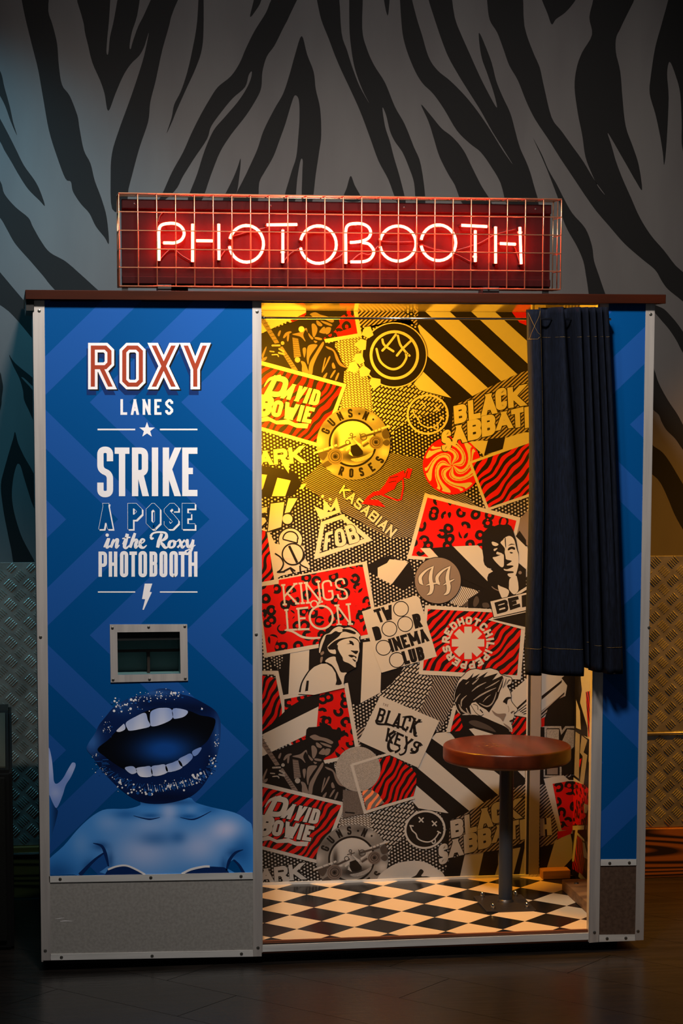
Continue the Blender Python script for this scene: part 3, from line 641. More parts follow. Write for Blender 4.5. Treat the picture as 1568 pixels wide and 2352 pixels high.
# ================================================================== stool bolted to the booth floor
SX, SY, SZ, SR = 1.5125, .4079, .5893, .2081
stool = thing('stool', (SX, SY, ZF), 'round varnished wooden stool on a dark steel post inside the booth', 'stool')
prof = [(.001, 0), (SR-.010, 0), (SR-.004, .002), (SR-.001, .006), (SR, .012), (SR, .044), (SR-.0012, .0485), (SR-.004, .0512), (SR-.008, .052), (.001, .052)]
lathe('seat', [(r, SZ-.052+h) for r, h in prof], (SX, SY, 0), M['seat'], stool, 72)
lathe('seat_flange', [(.055, SZ-.058), (.055, SZ-.052)], (SX, SY, 0), M['iron'], stool, 32)
lathe('post', [(.0225, ZF+.006), (.0225, SZ-.057)], (SX, SY, 0), M['steel'], stool, 32)
lathe('weld_collar', [(.028, ZF+.006), (.026, ZF+.011), (.0226, ZF+.015)], (SX, SY, 0), M['iron'], stool, 32)
pl = box('base_plate', (1.424, .284, ZF), (1.586, .497, ZF+.006), M['iron'], stool, .001)
for bx, by in ((1.450, .475), (1.450, .312), (1.562, .475), (1.562, .312)):
    lathe('bolt', [(.0085, ZF+.006), (.0085, ZF+.012), (.0065, ZF+.0125), (.0065, ZF+.018), (.004, ZF+.023), (.0005, ZF+.025)], (bx, by, 0), M['chrome'], pl, 12)
# worn emblem on the seat
V = []; Fc = []
for i in range(46):
    cx, cy = SX-.045+random.gauss(0, .028), SY+random.gauss(0, .035); r = random.uniform(.002, .007); o = len(V)
    for k in range(6): a = k*math.pi/3; rr = r*random.uniform(.6, 1.2); V.append((cx+rr*math.cos(a), cy+rr*math.sin(a)*.8, SZ+.0004+i*4e-6))
    Fc.append(tuple(range(o, o+6)))
wm = obj('worn_mark', V, Fc, mat('worn_varnish', (120, 84, 52), .5, noise=(90, (60, 30, 16), .4, .6)), stool); wm['kind'] = 'stuff'
# ================================================================== denim curtain
curtain = thing('curtain', (1.58, -.045, .85), 'dark blue denim curtain gathered on the rod at the booth doorway', 'curtain')
CC = [(1208,.0,1206,.0),(1214,-.010,1212,-.012),(1224,-.014,1224,-.02),(1236,-.012,1238,-.016),(1241,.016,1245,.018),(1254,.024,1252,.010),(1266,.020,1260,-.006),(1271,-.006,1276,-.018),(1282,-.029,1302,-.022),(1291,-.010,1332,-.026),(1296,.018,1337,.012),(1303,.024,1341,.016),(1310,.016,1344,-.004),(1314,-.014,1347,-.012),(1322,-.028,1351,-.008),(1329,-.012,1354,.010),(1332,.010,1356,.004),(1335,-.010,1360,-.018),(1341,-.026,1367,-.027),(1347,-.008,1376,-.022),(1349.5,.010,1380,.016),(1352,-.010,1383,.012),(1358,-.024,1387,-.016),(1364,-.006,1392,-.025),(1366,.008,1398,-.026),(1369,-.010,1404,-.024),(1374,-.022,1410,-.022),(1380,.0,1416,-.021),(1384,-.012,1420,-.020),(1390,-.014,1424,-.016),(1394,-.008,1426.5,-.010)]
NU, NV = 4, 60
def cur(u, v):
    """u along the cloth in control columns, v 0 top .. 1 bottom"""
    i = min(int(u), len(CC)-2); t = u-i
    def cr(k):
        p = [CC[max(0, min(len(CC)-1, i+d))][k] for d in (-1, 0, 1, 2)]
        return .5*(2*p[1]+(p[2]-p[0])*t+(2*p[0]-5*p[1]+4*p[2]-p[3])*t*t+(3*p[1]-p[0]-3*p[2]+p[3])*t**3)
    xt, yt, xb, yb = cr(0), cr(1), cr(2), cr(3); s = v*(1.35-.35*v) if v < 1 else 1; s2_ = v*v*(3-2*v)
    un = u/(len(CC)-1)
    px = xt+(xb-xt)*s+(1-un)**3*8*math.sin(math.pi*min(1, v*1.15))*(1 if v < .87 else max(0, (1-v)/.13))
    y = 1.6*(yt+(yb-yt)*s2_)
    zb = 1549 if px < 1334 else (1533.5 if px < 1353 else (1540 if px < 1379 else 1545))
    zt = 711 if px < 1234 else 706
    if v > .5: zb_ = zb
    py = zt+(zb-zt)*v
    p = onY(px, py, -.045); return Vector((p.x, -.045+y, p.z))
nu = (len(CC)-1)*NU; V = []; Fc = []
for a in range(nu+1):
    for b in range(NV+1): V.append(cur(a/NU, b/NV))
for a in range(nu):
    for b in range(NV): Fc.append((a*(NV+1)+b, a*(NV+1)+b+1, (a+1)*(NV+1)+b+1, (a+1)*(NV+1)+b))
cl = obj('cloth', V, Fc, M['denim'], curtain, smooth=True)
md = cl.modifiers.new('thickness', 'SOLIDIFY'); md.thickness = .0016; md.offset = 0
def seam(pts): return [cur(u, v)+Vector((0, -.0016, 0)) for u, v in pts]
nn = len(CC)-1
tube('hem_stitching', seam([(i/3, (775-707)/838+.0) for i in range(0, nn*3+1)]), .0005, M['thread'], curtain, 4)
tube('hem_stitching', seam([(i/3, (1485-708)/838) for i in range(0, nn*3+1)]), .0005, M['thread'], curtain, 4)
tube('edge_stitching', seam([(3.05, i/40) for i in range(41)]), .0005, M['thread'], curtain, 4)
for pts in ([(.6, .01), (3.0, .082)], [(3.0, .01), (.6, .082)], [(.5, .008), (.3, .08)]):
    tube('tab_stitching', seam([(pts[0][0]+(pts[1][0]-pts[0][0])*k/8, pts[0][1]+(pts[1][1]-pts[0][1])*k/8) for k in range(9)]), .0005, M['thread'], curtain, 4)
# ================================================================== neon sign
SGY = .12; sign = thing('neon_sign', (.93, .17, 2.0272), 'red neon sign reading PHOTOBOOTH in a wire cage on the booth top', 'neon sign')
CX0, CX1, CZ0, CZ1, CD = .2555, 1.5995, 2.046, 2.318, .105
wp = (CX1-CX0)/24; zp = (CZ1-CZ0)/5
def wirebox(name, p, q, r=.0021):
    return tube(name, [p, q], r, M['wire'], sign, 6)
vb = None
for i in range(25):
    x = CX0+i*wp; V, Fc = tube_data([(x, SGY+CD, CZ1), (x, SGY+.004, CZ1), (x, SGY, CZ1-.004), (x, SGY, CZ0+.004), (x, SGY+.004, CZ0), (x, SGY+CD, CZ0)], .0021, 6)
    if vb is None:
        vb = obj('cage_wire', [Vector(v)-Vector((CX0, 0, 0)) for v in V], Fc, M['wire'], sign, smooth=True).data; COL.objects[-1].location.x = x
    else:
        o = bpy.data.objects.new('cage_wire', vb); COL.objects.link(o); attach(o, sign); o.location.x = x
for k in range(6):
    z = CZ0+k*zp; V, Fc = tube_data([(CX0, SGY+CD, z), (CX0, SGY-.002, z), (CX1, SGY-.002, z), (CX1, SGY+CD, z)], .0019, 6)
    obj('cage_wire', V, Fc, M['wire'], sign, smooth=False)
for y in (SGY+CD*.45, SGY+CD):
    for z in (CZ0, CZ1): wirebox('cage_wire', (CX0, y, z), (CX1, y, z), .0019)
    for x in (CX0, CX1): wirebox('cage_wire', (x, y, CZ0), (x, y, CZ1), .0019)
bk = box('backing', (CX0+.012, SGY+CD-.020, CZ0+.004), (CX1-.014, SGY+CD-.012, CZ1-.012), M['backing'], sign)
for zz, h in ((CZ1-.040, .028), (CZ0+.010, .022)): box('channel', (CX0+.012, SGY+CD-.034, zz), (CX1-.014, SGY+CD-.020, zz+h), M['backing'], bk, .002)
for i in range(4): lathe('rivet', [(.0, -.002), (.003, -.001), (.004, .001)], (CX0+.05+i*.41, SGY+CD-.0345, CZ1-.026), M['cable'], bk, 8, 'y')
for x in (.37, .41+.0, 1.36): box('foot', (x, SGY+.01, 2.0272), (x+.09 if x < .4 else x+.05, SGY+.08, CZ0+.006), M['blk'], sign)
box('frame_rail', (CX0+.012, SGY+CD-.012, 2.0272), (CX0+.03, SGY+CD, CZ1-.012), M['blk'], sign); box('frame_rail', (CX1-.032, SGY+CD-.012, 2.0272), (CX1-.014, SGY+CD, CZ1-.012), M['blk'], sign)
NEO = emis('neon_discharge', (1, .040, .018), 260)
gm = bpy.data.materials.new('neon_red_glass'); gm.use_nodes = True; nt = gm.node_tree; nt.nodes.clear()
out = nt.nodes.new('ShaderNodeOutputMaterial'); mx = nt.nodes.new('ShaderNodeMixShader'); tr = nt.nodes.new('ShaderNodeBsdfTransparent'); em = nt.nodes.new('ShaderNodeEmission')
em.inputs[0].default_value = (1, .07, .03, 1); em.inputs[1].default_value = 2.2; mx.inputs[0].default_value = .5
nt.links.new(tr.outputs[0], mx.inputs[1]); nt.links.new(em.outputs[0], mx.inputs[2]); nt.links.new(mx.outputs[0], out.inputs[0]); M['glass'] = gm
NY = SGY+.052
def circ(cx, cy, rx, ry, a0, a1, n=28): return [(cx+rx*math.cos(math.radians(a0+(a1-a0)*i/n)), cy+ry*math.sin(math.radians(a0+(a1-a0)*i/n))) for i in range(n+1)]
ZA, ZB = (240, 420), (760, 420)
LET = [
 (ZA, [smooth_path([(350,500),(350,400),(350,310),(362,275),(400,262),(455,262),(495,285),(512,325),(495,365),(455,385),(410,386),(378,386)], 5)]),
 (ZA, [[(566,264),(566,508)], [(590,372),(698,373)], [(734,264),(736,496)]]),
 (ZA, [circ(912, 392, 110, 118, 196, 532)]),
 (ZA, [[(1042,270),(1238,268)], [(1146,302),(1146,514)]]),
 (ZA, [circ(1374, 397, 116, 121, 194, 530)]),
 (ZB, [smooth_path([(95,520),(95,400),(95,310),(108,274),(145,262),(200,264),(240,285),(255,320),(240,355),(200,374),(150,382),(122,383)], 5), smooth_path([(200,384),(245,395),(275,440),(255,485),(210,506),(125,508)], 5)]),
 (ZB, [circ(430, 390, 116, 113, 192, 530)]),
 (ZB, [circ(690, 385, 112, 115, 190, 530)]),
 (ZB, [[(838,273),(1003,281)], [(927,306),(927,508)]]),
 (ZB, [[(1058,282),(1058,518)], [(1086,390),(1186,395)], [(1214,285),(1222,522)]])]
def n3(z, p, y=NY): return onY(z[0]+p[0]/2.8, z[1]+p[1]/2.8, y)
for z, paths in LET:
    P = [[n3(z, p) for p in path] for path in paths]
    P2 = []
    for path in P:
        path = list(path); a = path[0]; b = path[-1]
        P2.append([a+Vector((0, .006, 0))]+path+[b+Vector((0, .006, 0))] if len(path) > 99 else path)
    V = []; Fc = []
    for p in P2:
        v, f = tube_data(p, .0040, 8); o = len(V); V += v; Fc += [tuple(i+o for i in q) for q in f]
    L_ = obj('neon_letter', V, Fc, NEO, sign, smooth=True)
    tubes('glass_tube', P2, .0056, M['glass'], L_, 10)
    # electrodes turning back to the panel
    ends = [q for p in P2 for q in (p[0], p[-1])]
    tubes('electrode', [[e, e+Vector((0, .012, 0)), e+Vector((.0, SGY+CD-.02-NY, 0))] for e in ends], .0042, M['cable'], L_, 8)
for z, p in ((ZA, (400, 258)), (ZA, (734, 425)), (ZA, (905, 274)), (ZA, (1146, 440)), (ZA, (1375, 278)), (ZB, (150, 262)), (ZB, (690, 272)), (ZB, (430, 503)), (ZB, (925, 470)), (ZB, (1216, 312))):
    c = n3(z, p); tubes('tube_holder', [[c+Vector((0, .004, 0)), Vector((c.x, SGY+CD-.021, c.z))], [c+Vector((-.007, .003, -.003)), c+Vector((.007, .003, -.003))]], .003, M['clip'], sign, 8)
CAB = [(ZA, [(350,500),(430,425),(500,470),(566,508)]), (ZA, [(736,496),(770,440),(800,420)]), (ZA, [(820,345),(940,310),(1046,285)]), (ZA, [(1146,514),(1190,460),(1250,420)]), (ZA, [(1420,515),(1500,480),(1545,440)]),
       (ZB, [(125,508),(190,455),(250,460),(308,400)]), (ZB, [(320,375),(400,380),(530,378)]), (ZB, [(580,395),(660,425),(780,450),(910,515)]), (ZB, [(790,440),(900,405),(960,385),(1060,330),(1190,295)]), (ZB, [(1180,410),(1200,470),(1215,520)]), (ZA, [(345,250),(355,210),(385,180)])]
for z, p in CAB: tube('sign_cable', [n3(z, q, SGY+CD-.030) for q in smooth_path(p, 5)], .0022, M['cable'], sign, 6)
# ================================================================== low black cabinet beside the booth
cabn = thing('floor_cabinet', (-.35, .45, 0), 'low black cabinet with grille front and sloped grey top on the floor', 'cabinet')
x0, x1 = -.62, -.082
def prism(name, prof, xa, xb, m, parent, bev=.004):
    bm = bmesh.new(); n = len(prof); A = [bm.verts.new((xa, y, z)) for y, z in prof]; B = [bm.verts.new((xb, y, z)) for y, z in prof]
    bm.faces.new(A); bm.faces.new(B[::-1])
    for i in range(n): bm.faces.new((A[i], B[i], B[(i+1) % n], A[(i+1) % n]))
    if bev: bmesh.ops.bevel(bm, geom=bm.edges[:], offset=bev, segments=2, affect='EDGES')
    return bm_obj(name, bm, m, parent)
prism('body', [(.265, .0), (.265, .565), (.62, .70), (.78, .70), (.78, 0)], x0, x1, M['cab'], cabn, .010)
box('front_grille', (x0+.02, .255, .03), (x1-.022, .267, .548), M['grille'], cabn, .004)
sl = (.70-.565)/(.62-.265)
prism('sloped_top', [(.285, .565+.020*sl+.0005), (.60, .565+.335*sl+.0005), (.60, .565+.335*sl+.005), (.285, .565+.020*sl+.005)], x0+.02, x1-.020, M['cabtop'], cabn, 0)
# ================================================================== prints on the blue front panels
def panel_rect(q):
    P = [onY(*p, 0) for p in q]; return (min(p.x for p in P), max(p.x for p in P), min(p.z for p in P), max(p.z for p in P))
LPR = (onY(101, 1400, 0).x+.006, onY(580, 1400, 0).x, onY(350, 2012, 0).z, 1.999)
pp = Print('y', -.001, LPR, lp, base=.0002)
def chev_left():
    for k in range(-3, 3):
        P = [(206+210*k+(275 if i % 2 == 0 else 0), y) for i, y in enumerate([655, 924, 1193, 1459, 1723, 1990, 2260])]
        for a, b in zip(P[:-1], P[1:]): cut_hole([a, b, (b[0]+91, b[1]), (a[0]+91, a[1])])
def cut_hole(q):
    """band piece, leaving the delivery slot open"""
    hx0, hx1, hy0, hy1 = 262, 420, 1444, 1556
    for R in ((-999, 9999, -999, hy0), (-999, 9999, hy1, 9999), (-999, hx0, hy0, hy1), (hx1, 9999, hy0, hy1)):
        c = clip_rect(q, R)
        if len(c) > 2: pp.poly(c, M['bluel'], 0); pp.flush('printed_chevron')
chev_left()
# lettering
T5, T6, T7, T8 = (60, 660, 2.8), (60, 1000, 2.8), (60, 1400, 2.8), (60, 1820, 2.8)
def quad(x0, y0, x1, y1): return [(x0, y0), (x1, y0), (x1, y1), (x0, y1)]
pp.frame(*T5)
for chh, x0, x1 in (('R', 398, 566), ('O', 600, 768), ('X', 797, 971), ('Y', 1001, 1173)):
    q = quad(x0, 357, x1, 656); kw = dict(r=.085, seg=1)
    pp.text(chh, q, .205, 'nv', 1, off=(-9, 36), **kw); pp.text(chh, q, .205, 'k', 2, off=(9, 8), **kw)
    pp.text(chh, q, .205, 'pw', 3, **kw); pp.text(chh, q, .205, 'or', 4, inner=.088, **kw)
    pp.flush('printed_letter', 'white-edged rust coloured block letter')
pp.text('LANES', quad(606, 719, 945, 820), .165, 'pw', 2, gap=.24, r=.14, seg=1); pp.flush('printed_lettering')
for a, b in ((459, 701), (860, 1101)): pp.poly(quad(a, 909, b, 919), 'pw', 2)
pp.flush('printed_rule')
star = []
for i in range(10):
    r = 52 if i % 2 == 0 else 21; a = math.radians(-90+36*i); star.append((777+r*math.cos(a), 918+r*math.sin(a)))
pp.poly(star, 'pw', 2); pp.flush('printed_star')
pp.frame(*T6)
for chh, x0, x1, w_ in (('S', 457, 559, .125), ('T', 569, 664, .13), ('R', 680, 784, .13), ('I', 808, 850, .13), ('K', 878, 988, .13), ('E', 1003, 1101, .13)):
    pp.text(chh, quad(x0, 72 if chh == 'S' else 78, x1, 398 if chh == 'S' else 391), w_, 'pw', 2, r=.17)
pp.flush('printed_lettering')
for chh, x0, x1 in (('A', 468, 556), ('P', 652, 746), ('O', 770, 862), ('S', 886, 980), ('E', 1001, 1086)):
    q = quad(x0, 435, x1, 604); kw = dict(r=.16, seg=1)
    pp.text(chh, q, .22, 'pw', 1, off=(8, 9), **kw); pp.text(chh, q, .22, 'pw', 2, **kw)
    pp.text(chh, q, .22, M['blued'], 3, inner=.195, **kw)
pp.flush('printed_lettering')
for pts, ws in [([(500,720),(515,690),(530,665),(520,700),(520,722),(545,705)], (8, 14, 20, 22, 16, 6)), ([(545,722),(556,690),(566,668)], (16, 20, 16)), ([(556,700),(575,672),(588,672),(582,700),(580,722),(600,705)], (6, 12, 20, 22, 16, 6)),
    ([(620,700),(640,660),(650,635),(640,680),(632,715),(645,724),(665,705)], (6, 14, 22, 24, 22, 14, 6)), ([(618,664),(670,655)], (8, 10)), ([(668,722),(685,670),(700,628)], (18, 22, 16)), ([(680,695),(700,672),(712,676),(704,702),(704,722),(722,708)], (6, 12, 20, 22, 16, 6)),
    ([(725,700),(750,690),(760,674),(745,668),(732,690),(735,715),(755,722),(775,705)], (6, 8, 12, 14, 20, 22, 14, 5)),
    ([(845,722),(855,680),(872,632)], (20, 26, 18)), ([(800,650),(815,630),(850,622),(895,628),(900,655),(875,676),(850,680)], (16, 12, 12, 14, 24, 14, 6)), ([(860,682),(880,705),(895,722),(915,715)], (12, 22, 18, 6)), ([(800,650),(806,664),(820,660)], (14, 16, 10)),
    ([(945,678),(925,685),(918,708),(930,722),(950,712),(955,688),(942,676),(970,684)], (10, 20, 22, 12, 16, 22, 10, 5)), ([(968,684),(985,672),(994,695),(1004,720),(1022,708)], (5, 14, 20, 18, 6)), ([(1020,672),(995,698),(972,722)], (14, 12, 14)),
    ([(1022,690),(1036,672),(1036,705),(1046,718),(1062,700),(1074,670)], (5, 16, 22, 16, 14, 16)), ([(1074,670),(1066,720),(1050,755),(1028,762),(1024,745),(1050,732),(1088,705)], (16, 20, 18, 14, 10, 8, 5))]:
    pp.taper(pts, ws, 'pw', 3)
pp.disc((521, 641), 11, 'pw', 3, 14); pp.disc((566, 641), 0.1, 'pw', 3, 4); pp.flush('printed_script_lettering')
for i, chh in enumerate('PHOTOBOOTH'):
    sp = [(465,520),(531,586),(603,656),(664,712) ,(722,777),(793,843),(857,908),(921,975),(980,1032),(1043,1101)][i]
    pp.text(chh, quad(sp[0], 747 if chh not in 'O' else 744, sp[1], 909 if chh != 'O' else 912), .135, 'pw', 2, r=.16)
pp.flush('printed_lettering')
for a, b in ((461, 701), (860, 1101)): pp.poly(quad(a, 1003, b, 1011), 'pw', 2)
pp.flush('printed_rule')
pp.poly([(762,953),(811,953),(794,1006),(808,1009),(756,1122),(748,1120),(765,1054),(745,1052)], 'pw', 2); pp.flush('printed_lightning_bolt')
# open mouth with glitter lips
pp.frame(*T7)
def g2(x, y, cx, cy, sx, sy): return math.exp(-((x-cx)/sx)**2-((y-cy)/sy)**2)
def mixc(a, b, t): t = max(0, min(1, t)); return tuple(a[i]+(b[i]-a[i])*t for i in range(3))
LIP = [(390,900),(400,860),(440,800),(470,740),(510,690),(560,630),(620,590),(690,560),(760,545),(820,520),(860,508),(920,512),(980,540),(1060,560),(1140,600),(1210,645),(1240,690),(1250,740),(1245,850),(1220,960),(1180,1060),(1130,1140),(1060,1200),(980,1230),(880,1248),(770,1245),(690,1215),(600,1150),(520,1070),(470,1010),(430,950)]
MOUTH = [(458,897),(530,835),(580,782),(640,760),(700,690),(780,650),(860,630),(950,636),(1030,650),(1060,655),(1120,680),(1180,690),(1217,712),(1200,780),(1160,850),(1110,890),(1070,930),(1000,980),(900,1010),(800,1025),(720,1025),(640,1030),(560,985),(500,940)]
def lipc(x, y):
    c = (6, 30, 80); c = mixc(c, (66, 126, 206), .75*g2(x, y, 420, 850, 60, 90)+.6*g2(x, y, 800, 535, 160, 26)+.5*g2(x, y, 1230, 800, 26, 150)+.35*g2(x, y, 620, 610, 90, 60))
    return mixc(c, (4, 14, 44), .8*g2(x, y, 900, 1210, 260, 42)+.75*g2(x, y, 1080, 640, 130, 40)+.7*g2(x, y, 560, 1000, 120, 50)+.5*g2(x, y, 860, 610, 160, 26)+.5*g2(x, y, 1180, 1000, 40, 80))
pp.shaded(LIP, lipc, 3, 24); pp.flush('printed_lips')
def mouthc(x, y): return mixc((2, 3, 10), (16, 70, 150), 1.1*g2(x, y, 890, 900, 190, 95))
pp.shaded(MOUTH, mouthc, 4, 22); pp.flush('printed_mouth')
def toothc(x, y):
    return mixc((120, 150, 216), (226, 228, 244), .35+.5*math.sin(x*.045)*.3+.4*((y-640)/130 if y < 850 else (y-990)/60))
for P in ([(642,727),(700,690),(764,664),(782,710),(796,750),(735,768),(668,779),(652,768)], [(799,662),(830,640),(872,632),(932,640),(939,700),(870,738),(808,751),(797,720)], [(946,636),(1036,650),(1022,684),(975,700),(945,696)], [(580,780),(612,748),(630,735),(637,768),(604,786)],
          [(636,1015),(688,1008),(712,1042),(682,1058),(650,1040)], [(708,1020),(760,1010),(800,1010),(809,1070),(742,1076),(716,1054)], [(805,1012),(850,1000),(894,998),(907,1048),(818,1070)], [(897,1002),(940,984),(984,970),(1002,1018),(912,1045)], [(978,966),(1020,940),(1058,925),(1068,958),(1004,1010)], [(1068,912),(1112,888),(1128,892),(1104,930),(1078,942)]):
    pp.shaded(P, toothc, 6, 22); pp.flush('printed_tooth')
rg = random.Random(3)
for cx, cy, sx, sy, n, r0 in ((610,625,45,40,34,8),(690,590,60,26,16,7),(900,545,110,26,44,4),(820,560,120,30,36,4),(970,545,24,16,12,7),(520,760,40,50,26,4),(1131,640,14,12,4,6),(610,1115,45,40,26,6),(690,1160,40,24,12,9),(790,1180,34,26,12,9),(930,1135,90,26,30,6),(1105,1075,24,26,14,9),(1200,980,18,60,22,6),(1225,850,14,60,14,4),(450,960,18,40,10,4),(500,1030,30,40,18,4),(1000,1110,60,40,14,6),(740,640,40,16,8,5)):
    for i in range(n):
        x, y = rg.gauss(cx, sx*.7), rg.gauss(cy, sy*.6); c = 'pw' if rg.random() < .6 else M['bluel']; r = r0*rg.uniform(.35, 1.15); pp.disc((x, y), r, c, 5, 7)
for i in range(26):
    x = 780+i*15; y0 = 1120+10*math.sin(i*.4)-(max(0, x-960)*.45); pp.line([(x, y0), (x+10+i*.4, y0+44)], 4, M['bluel'] if i % 3 else 'pw', 5)
for i in range(70):
    t = i/69; a = math.radians(175-170*t); cx, cy = 850+350*math.cos(a), 950+190*math.sin(a); k = rg.uniform(.92, 1.05)
    x0, y0 = 850+(cx-850)*k, 950+(cy-950)*k; x1, y1 = 850+(cx-850)*(k+rg.uniform(.06, .16)), 950+(cy-950)*(k+rg.uniform(.08, .2)); pp.line([(x0, y0), (x1, y1)], rg.uniform(2, 5), M['bluel'], 5)
gl = pp.flush('printed_glitter'); gl['kind'] = 'stuff'
# blue toned bust below the mouth and the raised hand
pp.frame(*T8)
TOR = [(100,480),(145,430),(240,345),(320,250),(385,185),(450,135),(520,107),(650,105),(735,80),(750,40),(1030,30),(1090,65),(1190,95),(1340,130),(1420,180),(1480,240),(1480,560),(1400,530),(1360,452),(1335,432),(1305,455),(1287,485),(1285,560),(525,560),(530,470),(512,405),(495,388),(430,440),(345,530),(300,570),(100,570)]
TOR = [(max(128, min(1456, x)), min(528, y)) for x, y in TOR]
def torc(x, y):
    c = (62, 142, 226); c = mixc(c, (200, 208, 250), .9*g2(x, y, 1290, 235, 110, 80)+.65*g2(x, y, 920, 120, 60, 70)+.75*g2(x, y, 760, 380, 220, 160)+.7*g2(x, y, 1120, 350, 140, 120)+.35*g2(x, y, 520, 190, 90, 70)+.3*g2(x, y, 800, 200, 130, 50)+.3*g2(x, y, 1060, 110, 40, 30)+.25*g2(x, y, 350, 330, 60, 90))
    c = mixc(c, (14, 82, 160), .7*g2(x, y, 800, 150, 60, 16)+.7*g2(x, y, 1040, 155, 60, 16)+.5*g2(x, y, 830, 300, 110, 46)+.45*g2(x, y, 980, 290, 50, 40)+.6*g2(x, y, 1390, 380, 60, 90)+.5*g2(x, y, 640, 140, 80, 30)+.4*g2(x, y, 1180, 110, 60, 30)+.4*g2(x, y, 200, 480, 110, 80))
    return mixc(c, (8, 50, 112), .6*g2(x, y, 480, 345, 46, 26)+.55*g2(x, y, 540, 440, 22, 60)+.7*g2(x, y, 410, 490, 40, 50)+.5*g2(x, y, 1330, 392, 40, 30)+.5*g2(x, y, 1272, 470, 22, 50)+.6*g2(x, y, 890, 62, 220, 20)+.4*g2(x, y, 200, 520, 120, 50))
pp.shaded(TOR, torc, 1, 18, 3)
for pts, ws in (([(430,326),(485,344),(510,395),(530,475)], (3, 16, 22, 8)), ([(497,390),(430,442),(345,530)], (8, 16, 26)), ([(1395,368),(1345,388),(1305,440),(1286,510)], (3, 16, 20, 8)), ([(1332,432),(1368,466),(1402,524)], (8, 14, 20)), ([(690,150),(790,172),(860,160)], (2, 9, 2)), ([(990,160),(1080,172),(1190,120)], (2, 9, 2))):
    pp.taper(pts, ws, M['nv'], 2)
pp.flush('printed_bust', 'blue toned photograph of bare shoulders')
for P in ([(525,498),(580,478),(640,472),(700,492),(768,530),(768,560),(525,560)], [(995,530),(1060,495),(1140,479),(1220,478),(1286,490),(1286,560),(995,560)]): pp.blob(P, 'nv', 2)
pp.curve([(526,496),(580,476),(640,470),(700,492),(765,528)], 12, 'pw', 3, round_=False); pp.curve([(1000,524),(1060,495),(1140,477),(1180,476)], 14, 'pw', 3, round_=False); pp.flush('printed_neckline')
pp.frame(*T7)
HND = [(118,880),(140,886),(152,900),(166,970),(174,1050),(178,1100),(190,1120),(212,1112),(240,1080),(262,1040),(285,1000),(298,984),(314,986),(318,1004),(305,1040),(285,1082),(255,1130),(236,1190),(212,1250),(192,1276),(170,1240),(148,1190),(118,1160)]
def hndc(x, y): return mixc((120, 150, 220), (190, 200, 240), .8*g2(x, y, 160, 1000, 30, 120)+.6*g2(x, y, 290, 1020, 40, 50)+.5*g2(x, y, 190, 1180, 40, 40))
pp.shaded([(110,1150),(150,1185),(192,1276),(204,1300),(186,1380),(165,1450),(148,1530),(110,1560)], lambda x, y: mixc((40, 116, 200), (8, 40, 90), (x-130)/70), 1, 20); pp.shaded(HND, hndc, 2, 14); pp.flush('printed_hand')
# right panel chevrons
RPR = (XR+.036, W_-.028, onY(1420, 1974, 0).z, 1.999)
pr_ = Print('y', -.001, (onY(1385, 1500, 0).x, onY(1478, 1500, 0).x, RPR[2], RPR[3]), rp, base=.0002)
for k in range(-3, 2):
    P = [(1446+200*k+(266 if j % 2 else 0)-(y-975)*.0185, y) for j, y in ((1, 716), (0, 975), (1, 1234), (0, 1493), (1, 1752), (0, 2011))]
    P = [(P[0][0]-266-(0), P[0][1]-259)]+P
    for a, b in zip(P[:-1], P[1:]): pr_.poly([a, b, (b[0]+88, b[1]), (a[0]+88, a[1])], M['bluel'], 0); pr_.flush('printed_chevron')

# scratches in the grey kick panel
kp = [o for o in COL.objects if o.name == 'kick_panel'][0]
pk = Print('y', -.001, (onY(120, 2100, 0).x, onY(575, 2100, 0).x, .05, .25), kp, base=.0002)
pk.frame(60, 1820, 2.8); pk.taper([(218, 829), (250, 826), (298, 827)], (2, 5, 1), 'pw', 0); pk.flush('scratch'); pk.taper([(186, 813), (246, 807)], (1, 3, 1), 'pw', 0); pk.flush('scratch')
# ================================================================== wallpaper print inside the booth
PER = 1.4155
BR = (XA, XC, ZF+.006, ZT-.0005)
bp = Print('y', BKY, BR, bw, base=.0003)
A1, A2, A3, A4, A5, A6, A7, A8, A9, A10 = [(x, y, 4.6118) for y in (680, 980, 1280, 1560, 1760) for x in (580, 880)]
HL, GF, TF, SF, BF = (600, 1650, 7.84), (720, 920, 8.2526), (1080, 1190, 10.2286), (680, 1420, 9.8), (1020, 1520, 7.84)
def item(name, fn, dzs=(0,), base_lv=0):
    for d in dzs:
        bp.dz = d; fn(d); bp.flush(name)
    bp.dz = 0
# ---- grounds
def ground(d):
    bp.frame(0, 0, 1); bp.poly([(560, 650), (1400, 650), (1400, 2100), (560, 2100)], 'dots', 0)
    bp.poly([(690,1110),(760,1040),(900,1040),(1000,1060),(1110,1180),(960,1235),(890,1235),(760,1160)], 'fine', 1)
item('printed_dot_ground', ground)
def dashes(d):
    bp.frame(*A1); bp.poly([(950,760),(1120,700),(1240,900),(1420,960),(1380,1150),(1250,1250),(930,1200)] if d == 0 else [(940,900),(1180,760),(1420,900),(1380,1150),(1250,1250),(930,1200)], 'mesh', 1)
    bp.poly([(860,500),(1150,400),(1200,700),(1120,820),(960,780)], 'mesh', 1)
    bp.frame(*A2); bp.poly([(-140,940),(320,900),(380,1000),(640,1060),(640,1200),(250,1330),(120,1420),(60,1560),(-80,1700),(-100,1300)], 'dash', 2)
    bp.poly([(180,120),(330,300),(390,330),(300,120),(520,110),(540,170),(-200,330),(-350,200),(-300,110)], 'diag', 1)
item('printed_slant_ground', dashes, (0, -PER))
